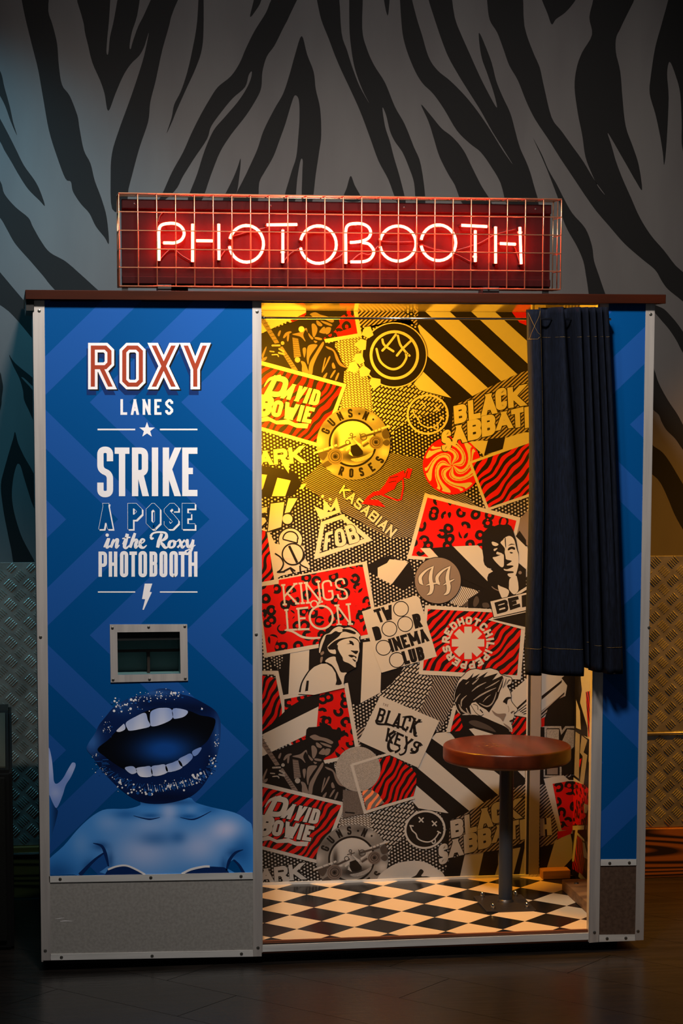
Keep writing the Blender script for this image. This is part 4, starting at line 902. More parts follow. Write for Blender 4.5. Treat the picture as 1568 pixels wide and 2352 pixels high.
def steep(d):
    bp.frame(*A6); bp.poly([(60,1220),(400,1100),(400,1260),(560,1250),(360,1700),(-90,1480),(-20,1400)], 'dash', 2)
    bp.poly([(400,1240),(860,1270),(740,1460),(740,1560),(590,1850),(350,1700),(540,1300)], 'steep', 2)
    bp.poly([(0,1230),(90,1215),(20,1400),(-60,1430),(-70,1250)], 'k', 3)
item('printed_steep_ground', steep)
# ---- broad black and white bars
def bars_top(d):
    bp.frame(*A2); bp.poly([(380,60),(1900,60),(1900,700),(1530,790),(1400,830),(1130,965),(930,1075),(720,1110),(600,1060),(380,1000),(300,920)], 'k', 3)
    for q in ([(330,60),(590,60),(1420,830),(1255,908)], [(815,60),(1065,60),(1900,820),(1900,1060)], [(365,320),(380,300),(1108,975),(942,1060),(455,625)], [(420,800),(720,1080),(380,995),(320,930)]): bp.poly(q, 'w', 4)
    bp.poly([(1280,60),(1400,60),(1560,230),(1560,330),(1440,280)], 'r', 5)
item('printed_bars', bars_top, (0,))
def bars_low(d):
    bp.frame(*A8); bp.poly([(310,890),(500,560),(1000,540),(1500,700),(1500,1200),(880,1450),(690,1425),(330,1380),(300,1250)], 'k', 3)
    for q in ([(445,770),(1070,1310),(910,1395),(355,935)], [(350,1125),(695,1422),(370,1366),(305,1290)], [(560,570),(690,555),(765,620),(645,722),(510,625),(440,700)], [(890,940),(1170,970),(1230,1015),(1222,1232)], [(1410,960),(1500,960),(1500,1050)]): bp.poly(q, 'w', 4)
    bp.flush('printed_bars'); bp.frame(*A10); bp.poly([(640,1140),(700,980),(870,930),(1520,800),(1520,1300),(640,1300)], 'k', 3)
    for q in ([(862,935),(1062,905),(985,1260),(790,1260)], [(1215,900),(1215,1040),(1150,1260),(1200,1260),(1240,1100)], [(1340,880),(1452,858),(1345,1260),(1260,1260)], [(1500,840),(1540,830),(1480,1260),(1420,1260)]): bp.poly(q, 'w', 4)
item('printed_bars', bars_low)
def bars_mid(d):
    bp.frame(*A3); bp.poly([(60,405),(440,470),(520,600),(450,700),(360,745),(60,745)], 'k', 3)
    for q in ([(60,500),(152,510),(110,650),(60,720)], [(262,540),(402,570),(345,737),(203,737)], [(515,612),(572,600),(530,665),(500,650)]): bp.poly(q, 'w', 4)
    bp.flush('printed_bars'); bp.frame(*A5); bp.poly([(1210,80),(1440,-20),(1600,60),(1700,300),(1500,290),(1470,285),(1240,160)], 'k', 3)
    for q in ([(1450,20),(1640,40),(1470,285),(1320,210)],): bp.poly(q, 'w', 4)
    bp.flush('printed_bars'); bp.poly([(160,1050),(700,940),(1300,860),(1380,1200),(1600,1170),(1480,1330),(1340,1440),(1130,1560),(330,1470)], 'k', 3)
    for q in ([(397,1015),(600,970),(592,1220),(500,1440),(378,1455)], [(1168,900),(1250,890),(1305,1040),(1360,1200),(1352,1432),(1142,1545)]): bp.poly(q, 'w', 4)
    bp.poly([(175,1055),(330,1035),(290,1190),(250,1180)], 'dots2', 4)
    bp.flush('printed_bars'); bp.frame(*A6); bp.poly([(-80,60),(90,20),(290,60),(330,240),(230,350),(100,280),(-40,200)], 'k', 2)
    bp.poly([(-60,110),(120,20),(260,60),(95,278),(-60,200)], 'w', 3)
    bp.flush('printed_bars'); bp.poly([(500,0),(850,-20),(1120,300),(1050,360),(800,300)], 'k', 6); bp.poly([(700,480),(830,240),(950,330),(1010,370),(820,520)], 'fan', 4)
    bp.poly([(820,520),(1060,330),(1230,420),(1200,540)], 'gd', 5)
item('printed_bars', bars_mid)
# ---- guitarist card (repeats up the wall)
DH = (0, PER)
def guitar_card(d):
    bp.frame(*A7); bp.poly([(100,-40),(250,-10),(330,365),(92,560),(40,600),(40,-40)], 'zebd', 3); bp.line([(100,-70),(255,-70),(340,355)], 40, 'w', 4)
    bp.poly([(310,170),(1008,38),(1142,815),(760,895),(560,900),(310,600)], 'w', 4); bp.poly([(335,212),(970,92),(1096,790),(752,856),(560,860),(340,600)], 'leo', 5)
    bp.poly([(40,610),(92,560),(240,440),(380,300),(560,190),(712,148),(700,300),(92,600),(40,640)], 'k', 6); bp.poly([(40,625),(92,590),(697,288),(678,505),(570,590),(215,762),(92,820),(40,840)], 'w', 6)
item('printed_card', guitar_card, DH)
def guitarist(d):
    bp.frame(*HL); b = bp.blob; L = 9; g = 'g'
    bp.poly([(-80,740),(80,660),(200,600),(560,470),(800,370),(800,290),(810,200),(850,160),(1000,150),(1060,130),(1110,125),(1150,150),(1190,112),(1240,130),(1280,190),(1350,200),(1380,156),(1420,170),(1440,230),(1500,205),(1520,300),(1430,340),(1380,410),(1400,480),(1330,560),(1310,600),(1250,650),(1150,700),(1110,740),(1150,830),(1320,788),(1300,880),(1380,990),(1420,1130),(1532,1240),(1470,1300),(1452,1500),(-80,1170)], 'k', 8)
    for P in ([(870,325),(960,290),(1060,330),(1180,360),(1290,420),(1250,460),(1100,400),(960,390),(905,360)], [(900,500),(950,490),(1000,560),(990,640),(945,722),(915,690),(905,600)], [(980,440),(1020,440),(1088,500),(1065,532),(1000,508)], [(1055,432),(1150,450),(1252,490),(1245,522),(1120,482)], [(1035,620),(1105,540),(1138,556),(1142,650),(1060,645)], [(1150,552),(1240,550),(1215,640),(1150,662)], [(958,720),(1020,722),(1082,742),(1060,770),(962,752)], [(935,778),(1000,795),(965,822)], [(842,650),(880,690),(930,742),(900,764),(852,702)],
              [(555,682),(700,640),(805,565),(825,650),(795,600),(752,690),(792,800),(700,720)], [(1090,800),(1112,850),(1000,1050),(930,1220),(908,1360),(850,1345),(862,1180),(960,1000)], [(840,872),(1000,850),(930,960),(860,1080),(838,1200),(812,1080)], [(1148,868),(1280,920),(1350,1020),(1410,1140),(1525,1232),(1400,1200),(1330,1100),(1280,960),(1180,912)],
              [(1128,1085),(1150,1088),(1112,1250),(1200,1055),(1224,1078),(1100,1310),(1078,1300)], [(1255,1180),(1285,1150),(1320,1240),(1270,1250)], [(1225,1400),(1290,1290),(1325,1290),(1250,1410)], [(1310,1440),(1360,1330),(1385,1340),(1340,1450)], [(1100,1400),(1160,1330),(1175,1345),(1140,1420)], [(740,930),(790,905),(800,960),(770,1080)], [(710,1140),(780,1160),(820,1250),(845,1350),(735,1325),(730,1220)], [(300,700),(330,630),(358,630),(330,720)], [(395,740),(440,660),(520,630),(545,650),(480,690),(420,750)], [(470,690),(505,680),(490,800),(465,790)], [(20,1060),(90,915),(105,930),(60,1060),(40,1120)], [(5,1130),(110,1080),(90,1140),(30,1160)]): b(P, g, L)
    bp.poly([(-60,230),(-10,300),(330,835),(250,850),(-60,380)], g, L); bp.poly([(345,905),(385,895),(660,1300),(555,1290),(410,1060)], g, L)
    for i in range(9): t = i/9; bp.line([(-40+290*t,340+510*t), (30+300*t,320+510*t)], 7, 'k', L+1)
    for i in range(6): t = i/6; bp.line([(420+130*t,1060+230*t), (480+150*t,1030+250*t)], 7, 'k', L+1)
    bp.poly([(560,738),(660,752),(712,1060),(590,1085)], g, L)
    for i in range(10): bp.line([(562+3*i,765+32*i), (672+4*i,760+31*i)], 9, 'gd', L+1)
    bp.disc((650,1120), 48, 'gl', L+1); bp.disc((388,838), 32, 'gl', L+1, 16); bp.disc((720,590) if d else (0,0), 52 if d else .1, 'w', L+1)
    for P in ([(208,885),(335,880)], [(330,940),(410,985)], [(322,1008),(412,1030)], [(165,985),(235,992)], [(205,1045),(290,1040),(315,1070)]): bp.curve(P, 34 if P[0][0] > 200 and P[0][1] < 1040 else 22, 'gl', L+1)
item('printed_guitarist', guitarist, DH)
# ---- name card with zebra ground (repeats down the wall)
def name_card(d):
    bp.frame(*A1); bp.poly([(-80,640),(995,935),(751,1615),(-80,1376)], 'w', 12); bp.poly([(-80,686),(946,962),(716,1565),(-80,1336)], 'zeb', 13)
    L = 14
    for ex, m, lv in ((.0, 'w', L+1),):
        bp.text('D', [(228,838),(400,862),(330,1082),(112,1052)], .25, m, lv, r=.45, out=7); bp.text('AVID', [(400,925),(728,1003),(690,1165),(290,1078)], .23, m, lv, gap=.09, r=.42, out=7)
        bp.text('B', [(92,1040),(240,1068),(180,1278),(20,1285)], .27, m, lv, r=.4, out=7); bp.text('OWIE', [(230,1095),(662,1185),(612,1350),(186,1270)], .24, m, lv, gap=.09, r=.42, out=7)
        bp.taper([(120,960),(180,880),(300,850)], (6, 30, 40), m, lv)
    bp.poly([(60,1300),(155,1273),(250,1322),(375,1306),(445,1345),(592,1352),(577,1402),(465,1395),(375,1358),(250,1358),(175,1322),(60,1335)], 'w', L+1)
item('printed_card', name_card, (0, -PER))
# ---- smiling badge with spikes
def badge(d):
    bp.frame(*A2); c = (115, 625); bp.disc(c, 347, 'w', 14, 64); bp.disc(c, 334, 'k', 15, 64); bp.ring(c, 247, 30, 'w', 16)
    bp.curve([(-74,560),(-40,680),(30,750),(110,775),(190,740),(240,660),(240,610),(275,632)], 24, 'w', 16)
    for P in ([(-12,460),(10,520),(105,585)], [(130,408),(60,500),(-12,578)], [(152,420),(180,520),(262,625)], [(292,472),(200,560),(142,630)]): bp.curve(P, 24, 'w', 16)
    bp.frame(*A1)
    for x, y, an in ((1215,385,160),(1150,515,185),(1120,665,160),(1180,800,125),(1295,920,100),(1065,755,150)):
        a = math.radians(an); u = Vector((math.cos(a), math.sin(a))); v = Vector((-u.y, u.x)); c = Vector((x, y))
        for q, m, lv in (([c+u*-50+v*48, c+u*10+v*62, c+u*72, c+u*10-v*62, c+u*-50-v*48], 'w', 17),): bp.poly([tuple(p) for p in q], m, lv)
        bp.line([tuple(c-u*50+v*52), tuple(c+u*12+v*66)], 6, 'gd', 18)
item('printed_badge', badge, (0,))
# ---- worn round patches where that badge would repeat
def patch(d):
    bp.frame(*A7); bp.poly([(1330,850),(1460,806),(1560,860),(1680,940),(1735,1010),(1730,1110),(1700,1240),(1205,1392),(1150,1180),(1255,1160),(1345,1010)], 'zebd', 12)
    bp.poly([(955,1170),(1110,1185),(1165,1330),(1180,1420),(950,1470)], 'gm', 12); bp.disc((1115,950), 238, 'gl', 14, 56); bp.poly([(1152,1175),(1250,1165),(1330,1215),(1392,1310),(1208,1388)], 'zebo', 13)
    bp.line([(1045,900),(1192,1425)], 30, 'w', 15); bp.line([(1185,1410),(1390,1345),(1712,1250)], 30, 'w', 15); bp.line([(1050,905),(1330,820),(1560,760)], 26, 'w', 15)
    bp.line([(975,1407),(1080,1416)], 12, 'k', 15)
item('printed_badge', patch)
# ---- round medal badge with lettering (repeats down)
def medal(d):
    bp.frame(*GF); c = (750, 812)
    def tone(x, y):
        t = .45+.5*g2(x, y, 100, 780, 90, 120)+.55*g2(x, y, 1340, 980, 120, 120)+.4*g2(x, y, 1100, 330, 100, 80)+.35*g2(x, y, 330, 1330, 120, 80)+.2*g2(x, y, 580, 260, 120, 60)-.3*g2(x, y, 250, 480, 160, 90)-.25*g2(x, y, 1400, 620, 60, 160)-.3*g2(x, y, 900, 220, 160, 60)
        return mixc((56, 52, 50), (146, 144, 142), t)
    bp.shaded([(c[0]+697*math.cos(i*math.pi/20), c[1]+690*math.sin(i*math.pi/20)) for i in range(40)], tone, 17, 60, 1)
    bp.ring((738,805), 438, 36, 'k', 18, 56)
    bp.shaded([(738+418*math.cos(i*math.pi/16), 805+418*math.sin(i*math.pi/16)) for i in range(32)], lambda x, y: mixc((150, 148, 146), (40, 36, 34), max(g2(x, y, 420, 800, 60, 200), g2(x, y, 800, 1060, 420, 130)*1.1, .6*g2(x, y, 900, 760, 160, 120))), 18, 40, 1)
    bp.blob([(700,1110),(860,1080),(1000,1030),(1120,970),(1080,1060),(960,1130),(800,1160)], 'gl', 19); bp.poly([(700,860),(820,820),(930,960),(930,1020),(830,1060),(740,1040),(700,960)], 'k', 20)
    for P in ([(0,995),(175,940)], [(190,930),(280,900)], [(290,895),(370,870)], [(390,860),(440,840)], [(500,830),(590,800)], [(1060,605),(1135,585)], [(1150,580),(1200,565)], [(1220,555),(1262,540)], [(1280,530),(1440,480)], [(500,930),(560,925)]): bp.line(P, 38, 'w', 21)
    for P in ([(80,1010),(480,900),(700,800)], [(900,690),(1080,640),(1280,580)], [(930,870),(1040,800)]): bp.line(P, 40, 'gd', 20)
    bp.poly([(600,940),(660,850),(700,830),(690,900),(620,960)], 'w', 21); bp.poly([(680,940),(745,1060),(660,1010)], 'w', 21); bp.poly([(740,710),(850,800),(900,830),(880,880),(830,840)], 'w', 21); bp.poly([(905,790),(1010,730),(1030,690),(1040,740),(920,830)], 'w', 21)
    bp.ring((712,645), 26, 14, 'gd', 21, 16); bp.line([(650,715),(800,680)], 16, 'gd', 21); bp.line([(735,640),(725,740)], 16, 'gd', 21); bp.line([(870,620),(900,720)], 18, 'gd', 21); bp.ring((940,690), 60, 16, 'gd', 21, 20); bp.disc((640,790), 40, 'w', 20, 16); bp.ring((640,790), 40, 14, 'gd', 21, 16)
    for x, y, r in ((405,1060,150), (1175,790,128)):
        bp.disc((x, y), r, 'g', 22, 28); bp.disc((x+6, y-6), r*.66, 'gd', 23, 24); bp.ring((x, y), r*.82, 12, 'gd', 23, 24); bp.ring((x+4, y-4), r*.42, 12, 'g', 24, 20); bp.disc((x, y), r*.2, 'k', 24, 12)
    for P in ([(90,1030),(260,990),(180,1130)], [(160,1210),(290,1130),(360,1190),(230,1260)], [(1290,600),(1380,540),(1440,680),(1330,720)], [(1300,800),(1380,740),(1440,800),(1380,860)]): bp.blob(P, 'gd', 21)
    top = [('G', -66), ('U', -46), ('N', -26), ('S', -6), ('N', 24)]
    bp.arc_text(top, (750,812), 575, 168, .2, 'k', 19, wd=.5); bp.disc((862,250), 22, 'k', 19, 10); bp.disc((1125,357), 20, 'k', 19, 10)
    for chh, x, y, an in (('R', 522, 1335, 18), ('O', 710, 1372, 2), ('S', 902, 1350, -14), ('E', 1095, 1262, -34), ('S', 1248, 1120, -58)):
        a = math.radians(an); t = Vector((math.cos(a), math.sin(a))); o = Vector((math.sin(a), -math.cos(a)))
        for q in glyph(chh, .46, .2, .2, 4): bp.poly([tuple(Vector((x, y))+t*((u-.23)*172)+o*((v-.5)*172)) for u, v in q], 'k', 19)
item('printed_medal', medal, (0, -PER))
# ---- torn lettering, exclamation and emblem card
def letters_ark(d):
    bp.frame(*A3); bp.text('ARK', [(60,262),(520,203),(545,385),(60,412)], .26, 'w', 6, gap=.07, r=.3, out=8); bp.poly([(300,360),(385,350),(382,496),(330,420)], 'w', 6); bp.poly([(470,240),(530,195),(500,280)], 'w', 6)
item('printed_lettering', letters_ark, (0, -PER))
def exclaim(d):
    bp.frame(*A3); bp.poly([(60,1070),(140,1090),(180,1110),(270,1620),(60,1660)], 'w', 5); bp.poly([(60,1085),(150,1110),(228,1625),(60,1650)], 'zebd', 6)
    bp.poly([(175,805),(345,785),(315,1090),(150,1120)], 'k', 7); bp.text('H', [(190,815),(335,797),(302,1062),(160,1108)], .34, 'w', 8); bp.poly([(60,860),(165,838),(170,900),(120,910),(160,960),(150,1030),(60,1080)], 'k', 7); bp.poly([(60,870),(155,848),(148,905),(60,925)], 'w', 8); bp.poly([(60,960),(130,965),(146,1000),(100,1050),(60,1060)], 'w', 8)
    bp.poly([(365,745),(490,745),(405,920),(325,930)], 'k', 7); bp.poly([(378,757),(476,757),(392,905),(338,917)], 'w', 8); bp.disc((368,980), 66, 'k', 7, 24); bp.disc((368,978), 53, 'w', 8, 24)
item('printed_lettering', exclaim)
def emblem(d):
    bp.frame(*A3); bp.poly([(180,1125),(240,1240),(520,1240),(560,1400),(610,1490),(560,1520),(300,1580),(232,1625)], 'w', 7); bp.disc((400,1200), 132, 'k', 8); bp.disc((400,1200), 122, 'w', 9); bp.poly([(250,1243),(545,1268),(545,1400),(250,1400)], 'w', 10)
    bp.ring((400,1190), 80, 14, 'k', 10, 24, 180, 360); bp.line([(318,1192),(470,1232)], 14, 'k', 10); bp.line([(476,1180),(470,1236)], 14, 'k', 10)
    bp.ring((425,1350), 112, 15, 'k', 11); bp.line([(385,1262),(470,1440)], 26, 'k', 11); bp.curve([(240,1345),(300,1390),(325,1450),(300,1510),(262,1540)], 16, 'k', 11); bp.curve([(540,1330),(545,1390),(500,1450),(580,1500)], 14, 'k', 11)
    for P in ([(330,1530),(400,1495),(450,1530)], [(500,1470),(505,1540)], [(400,1500),(430,1550)], [(270,1540),(340,1535)]): bp.line(P, 18, 'k', 11)
item('printed_emblem', emblem)
def crown(d):
    bp.frame(*A3); bp.line([(742,1022),(946,952),(1228,1195),(678,1375)], 46, 'w', 6, True); bp.poly([(650,840),(748,884),(752,768),(828,856),(888,745),(932,905),(715,985)], 'w', 6); bp.poly([(790,905),(800,880),(830,900),(868,850),(880,885)], 'k', 7); bp.line([(730,1000),(935,925)], 12, 'k', 7)
    for x, y in ((740,738),(820,768),(712,808)): bp.disc((x, y), 16, 'w', 6, 14)
    bp.text('FOB', [(770,1125),(1060,1025),(1150,1215),(745,1315)], .2, 'w', 8, gap=.10, r=.4, out=6)
item('printed_crown_emblem', crown)
def kas(d):
    bp.frame(*A3); bp.text('KASABIAN', [(965,612),(1535,1090),(1460,1178),(908,700)], .2, 'w', 6, gap=.14, r=.05, out=6)
    for q in ([(1160,812),(1215,740),(1280,690),(1340,680),(1400,610),(1445,530),(1568,475),(1600,462),(1610,520),(1580,560),(1525,600),(1500,660),(1430,692),(1380,722),(1290,730)], [(1610,545),(1600,520),(1640,440),(1690,447),(1660,550)], [(1150,815),(1200,770),(1330,775),(1405,852),(1260,830)]): bp.poly(q, 'r', 6)
    for q in ([(1450,545),(1540,525)], [(1440,590),(1520,575)], [(1640,470),(1620,540)]): bp.line(q, 8, 'k', 7)
    bp.line([(1590,555),(1595,640),(1570,770),(1535,780),(1430,745),(1370,722)], 16, 'r', 6)
item('printed_lettering', kas)
# ---- peppermint disc and the two red cards
def mint(d):
    bp.frame(*A4); c = Vector((725,410)); R = 300; bp.disc(tuple(c), 308, 'r', 8, 64); n = 7
    def pt(r, a): a = a+.62*math.sin(r/R*5.2)-.5*(r/R); return (c.x+r*math.cos(a), c.y+r*math.sin(a))
    for k in range(n):
        for a0, a1 in ((0, .36), (.46, .60)):
            b0, b1 = (k+a0)*2*math.pi/n, (k+a1)*2*math.pi/n; P = [pt(8+(R-18)*i/14, b0) for i in range(15)]; P += [pt(8+(R-18), b0+(b1-b0)*i/6) for i in range(1, 6)]; P += [pt(8+(R-18)*i/14, b1) for i in range(14, -1, -1)]; bp.poly(P, 'w', 9)
item('printed_mint', mint, (0,))
def zebra_card(d):
    bp.frame(*A4); bp.poly([(1090,150),(1500,60),(1700,60),(1700,160),(1060,300),(880,140)], 'w', 7); bp.poly([(1110,130),(1290,110),(1262,240),(1065,300)], 'k', 8); bp.poly([(900,375),(1700,70),(1890,625),(1093,893)], 'w', 10); bp.poly([(936,388),(1700,118),(1860,600),(1113,858)], 'zeb', 11)
item('printed_card', zebra_card)
def leo_card(d):
    bp.frame(*A4); bp.poly([(438,703),(1452,962),(1330,1490),(248,1398)], 'w', 9); bp.poly([(466,750),(1407,995),(1300,1440),(300,1366)], 'leo', 10)
    bp.poly([(500,1285),(740,1266),(1130,1650),(1080,1720),(820,1600),(580,1380)], 'k', 11); bp.poly([(738,1268),(1000,1256),(1080,1340),(1060,1450),(1170,1540),(1110,1645)], 'w', 12); bp.poly([(388,1287),(492,1284),(600,1400),(490,1392)], 'w', 12); bp.poly([(440,1395),(600,1390),(600,1480),(440,1460)], 'k', 10)
    bp.poly([(1460,960),(1700,700),(1700,1400),(1500,1240),(1400,1120)], 'g', 8); bp.poly([(1400,1160),(1440,1100),(1510,1200),(1510,1300)], 'k', 9); bp.poly([(1400,1160),(1540,1300),(1560,1600),(1380,1560)], 'w', 9)
item('printed_card', leo_card)
def portrait(d):
    bp.frame(*TF); b = bp.poly; L = 14
    b([(270,420),(300,330),(420,220),(500,170),(560,190),(680,140),(760,160),(880,140),(950,190),(1000,290),(1040,420),(1075,520),(1095,650),(1112,760),(1130,800),(1125,1050),(1110,1160),(1060,1320),(1092,1450),(1120,1560),(1130,1680),(1420,1520),(1420,1760),(480,1930),(450,2110),(-60,2110),(-60,1900),(200,1740),(410,1590),(400,1500),(390,1400),(420,1310),(525,1250),(490,1165),(400,1168),(330,1100),(300,1000),(300,920),(270,720)], 'k', L)
    b(smooth_path([(800,460),(900,415),(980,450),(1030,530),(1060,650),(1090,760),(1120,850),(1125,1050),(1110,1160),(1060,1330),(1010,1370),(930,1388),(868,1335),(885,1300),(1000,1285),(995,1250),(850,1240),(790,1222),(780,1190),(860,1200),(1005,1135),(960,1108),(870,1112),(850,1090),(930,1040),(962,1000),(840,970),(820,900),(800,800),(805,720),(760,650),(700,572),(760,510)], 3, True), 'w', L+1)
    for P in ([(520,920),(600,905),(690,870),(772,850),(782,1000),(777,1120),(722,1152),(620,1062),(540,970)], [(495,560),(560,560),(655,612),(600,655),(520,635)], [(618,790),(660,800),(745,832),(700,862),(605,842)], [(640,1570),(700,1600),(892,1690),(862,1842),(740,1872),(700,1800),(660,1700)], [(920,1420),(1060,1345),(1102,1450),(1120,1560),(1118,1700),(1020,1792),(908,1682),(900,1580)], [(540,730),(600,705),(632,712),(560,775)], [(1080,1760),(1420,1540),(1420,1600),(1130,1790)]): bp.blob(P, 'w', L+1, 3)
    for P in ([(868,748),(900,690),(980,668),(1042,700),(1030,745),(960,722),(905,752)], [(915,800),(950,795),(995,812),(950,832)], [(880,650),(950,600),(1045,622),(950,624)], [(800,480),(820,470),(830,690),(810,640)]): bp.blob(P, 'k', L+2, 3)
    b([(1125,1050),(1300,1200),(1300,1600),(1130,1690),(1100,1450),(1060,1330)], 'k', L); bp.disc((1160,1280), 40, 'g', L+1, 12); bp.curve([(500,1610),(560,1660),(650,1700)], 22, 'g', L+1); bp.blob([(80,1900),(150,1830),(200,1950),(120,2080),(60,2050)], 'gd', L+1); bp.blob([(280,2000),(400,1990),(440,2090),(300,2100)], 'gd', L+1)
    b([(445,1950),(1420,1705),(1420,2160),(535,2350)], 'k', L+3); b([(462,1957),(1420,1722),(1420,2135),(548,2330)], 'w', L+4)
    bp.text('B', [(555,1985),(855,1895),(895,2180),(622,2252)], .26, 'k', L+5, r=.3); bp.text('E', [(868,1885),(1112,1828),(1168,2080),(925,2162)], .31, 'k', L+5); b([(1195,1818),(1420,1765),(1420,2050),(1205,2095)], 'k', L+5)
item('printed_portrait', portrait)
def ff(d):
    bp.frame(*A6); c = (575,245); bp.disc(c, 250, 'k', 13, 56); bp.disc(c, 243, 'g', 14, 56)
    for m, lv, e in (('gd', 15, 14), ('w', 16, 0)):
        for dx in (0, 178):
            o = 1 if dx == 0 else 1
            bp.taper([(528+dx,92),(505+dx,160),(498+dx,230),(512+dx,310),(500+dx,370),(462+dx,397)], (8+e, 34+e, 40+e, 44+e, 34+e, 8+e), m, lv); bp.taper([(530+dx,95),(450+dx,140),(392+dx,205),(395+dx,262),(418+dx,290)], (8+e, 20+e, 34+e, 40+e, 6+e), m, lv)
        bp.taper([(452,296),(510,280),(600,270)], (6+e, 22+e, 6+e), m, lv); bp.taper([(632,294),(690,262),(748,232)], (6+e, 22+e, 8+e), m, lv)
item('printed_badge', ff)
# ---- serif lettered leopard card
def kings(d):
    bp.frame(*A5); bp.poly([(60,270),(1206,40),(1340,830),(690,960),(120,1065)], 'w', 9); bp.poly([(60,312),(275,280),(275,240),(1162,75),(1252,540),(1160,572),(1228,815),(690,917),(150,1012)], 'leo', 10)
    kw = dict(serif=.12); L = 12
    bp.text('KIN', [(312,285),(700,245),(730,480),(330,510)], .085, 'w', L, gap=.16, serif=.10); bp.text('GS', [(725,250),(965,215),(1022,445),(745,462)], .09, 'w', L, gap=.14, r=.45)
    bp.text('LE', [(345,548),(575,522),(590,770),(362,778)], .085, 'w', L, gap=.12, serif=.09); bp.text('N', [(880,500),(1020,486),(1045,716),(905,722)], .085, 'w', L, serif=.12)
    bp.ring((725,635), 122, 22, 'w', L); bp.ring((650,495), 36, 14, 'w', L, 24); bp.curve([(690,520),(700,470),(722,462)], 12, 'w', L); bp.line([(683,490),(716,486)], 10, 'w', L)
    bp.taper([(335,772),(420,785),(520,840),(620,856),(720,850)], (10, 22, 24, 24, 18), 'w', L)
item('printed_card', kings)
def two_door(d):
    bp.frame(*A6); bp.poly([(-228,572),(345,403),(380,430),(566,1048),(-20,1222),(-92,1030),(-162,820)], 'w', 14); L = 15; rg_ = lambda c: bp.ring(c, 79, 9, 'k', L, 36)
    bp.text('TW', [(-110,556),(82,500),(106,652),(-50,695)], .2, 'k', L, gap=.05); bp.text('D', [(-124,742),(-48,722),(-12,866),(-84,884)], .27, 'k', L, r=.2); bp.text('R', [(300,607),(380,587),(412,735),(336,757)], .26, 'k', L, r=.2)
    bp.text('INEMA', [(45,866),(440,752),(487,885),(88,1006)], .22, 'k', L, gap=.07); bp.text('LUB', [(186,1000),(408,938),(442,1080),(226,1138)], .24, 'k', L, gap=.07, r=.2)
    for c in ((185,545), (62,757), (230,706), (1,957), (142,1087)): rg_(c)
item('printed_card', two_door)
def star_card(d):
    bp.frame(*A6); bp.poly([(440,506),(1560,572),(1500,770),(1452,1295),(372,1240)], 'w', 12); bp.poly([(470,548),(1500,600),(1460,720),(1415,1248),(418,1196)], 'zeb', 13); c = Vector((895,905))
    bp.disc(tuple(c), 200, 'r', 14, 12)
    for k in range(8):
        a = k*math.pi/4; u = Vector((math.cos(a), math.sin(a))); v = Vector((-u.y, u.x)); bp.poly([tuple(c-v*40), tuple(c+u*172-v*40), tuple(c+u*172+v*40), tuple(c+v*40)], 'w', 15)
    ang = -92
    seq = []
    for chh in 'REDHOTCHILIPEPPERS':
        wgt = 11 if chh == 'I' else 20.9; ang += wgt/2; seq.append((chh, ang)); ang += wgt/2
    bp.arc_text(seq, tuple(c), 236, 84, .27, 'w', 15, wd=.82)
    bp.poly([(1105,662),(1180,620),(1520,555),(1520,775)], 'w', 16); bp.poly([(1152,657),(1520,578),(1520,742)], 'k', 17)
item('printed_card', star_card)
def runner(d):
    bp.frame(*SF); b = bp.blob; L = 19; kk = 'k'
    bp.poly([(500,700),(505,520),(560,400),(640,310),(760,230),(850,172),(960,148),(1080,160),(1220,178),(1340,240),(1442,360),(1440,540),(1420,760),(1380,960),(1340,1110),(1100,1240),(1080,1480),(900,1500),(640,980),(520,960)], kk, L)
    for P in ([(510,750),(525,620),(570,480),(640,370),(740,330),(840,230),(960,180),(1062,225),(1040,290),(960,312),(880,285),(780,350),(672,372),(640,460),(600,560),(560,680),(532,775)], [(700,625),(760,560),(860,480),(960,400),(1020,320),(1100,300),(1200,330),(1318,356),(1330,312),(1200,252),(1060,232),(1200,200),(1330,272),(1432,372),(1408,430),(1432,545),(1380,470),(1280,412),(1150,430),(1000,450),(880,500),(820,540),(760,592),(712,642)], [(915,580),(1000,500),(1150,452),(1300,450),(1400,530),(1410,640),(1420,742),(1400,800),(1370,960),(1340,985),(1337,1092),(1310,1100),(1270,1070),(1180,1010),(1060,960),(1040,880),(990,800),(940,700)], [(698,640),(740,705),(850,690),(892,740),(884,800),(780,782),(718,722)], [(645,970),(740,880),(870,860),(892,940),(940,1060),(1000,1210),(1132,1220),(1082,1300),(1062,1462),(1030,1475),(960,1320),(880,1150),(780,1030)]): b(P, 'w', L+1, 3)
    bp.poly([(40,1700),(90,1560),(130,1440),(160,1380),(280,1200),(400,1090),(560,1020),(680,1018),(800,1098),(882,1230),(905,1400),(880,1500),(1060,1460),(1090,1560),(400,1720)], 'w', L+1)
    b([(680,980),(800,1060),(880,1160),(960,1320),(1022,1470),(900,1492),(912,1350),(880,1220),(800,1095)], kk, L+2, 3); bp.taper([(75,1660),(130,1430),(280,1185),(380,1090)], (44, 30, 26, 14), kk, L+2); bp.poly([(195,1640),(230,1400),(282,1400),(262,1630)], kk, L+2)
    for P in ([(1118,575),(1200,560),(1185,500),(1260,520),(1296,590),(1262,606),(1235,580)], [(1218,720),(1300,728),(1382,730),(1382,765),(1340,805),(1275,765)], [(1165,830),(1240,818),(1345,860),(1340,905),(1300,860),(1240,880)], [(1255,905),(1340,950),(1310,975)], [(880,640),(932,600),(932,720),(985,805),(900,825),(890,742)], [(1040,240),(1150,250),(1300,300),(1320,350),(1180,300),(1050,290)], [(740,640),(860,600),(870,690),(780,700)]): b(P, kk, L+2, 3)
    for P in ([(540,790),(600,735),(625,780),(570,830)], [(545,880),(595,870),(575,985),(535,990)]): b(P, 'g', L+2, 3)
item('printed_portrait', runner)
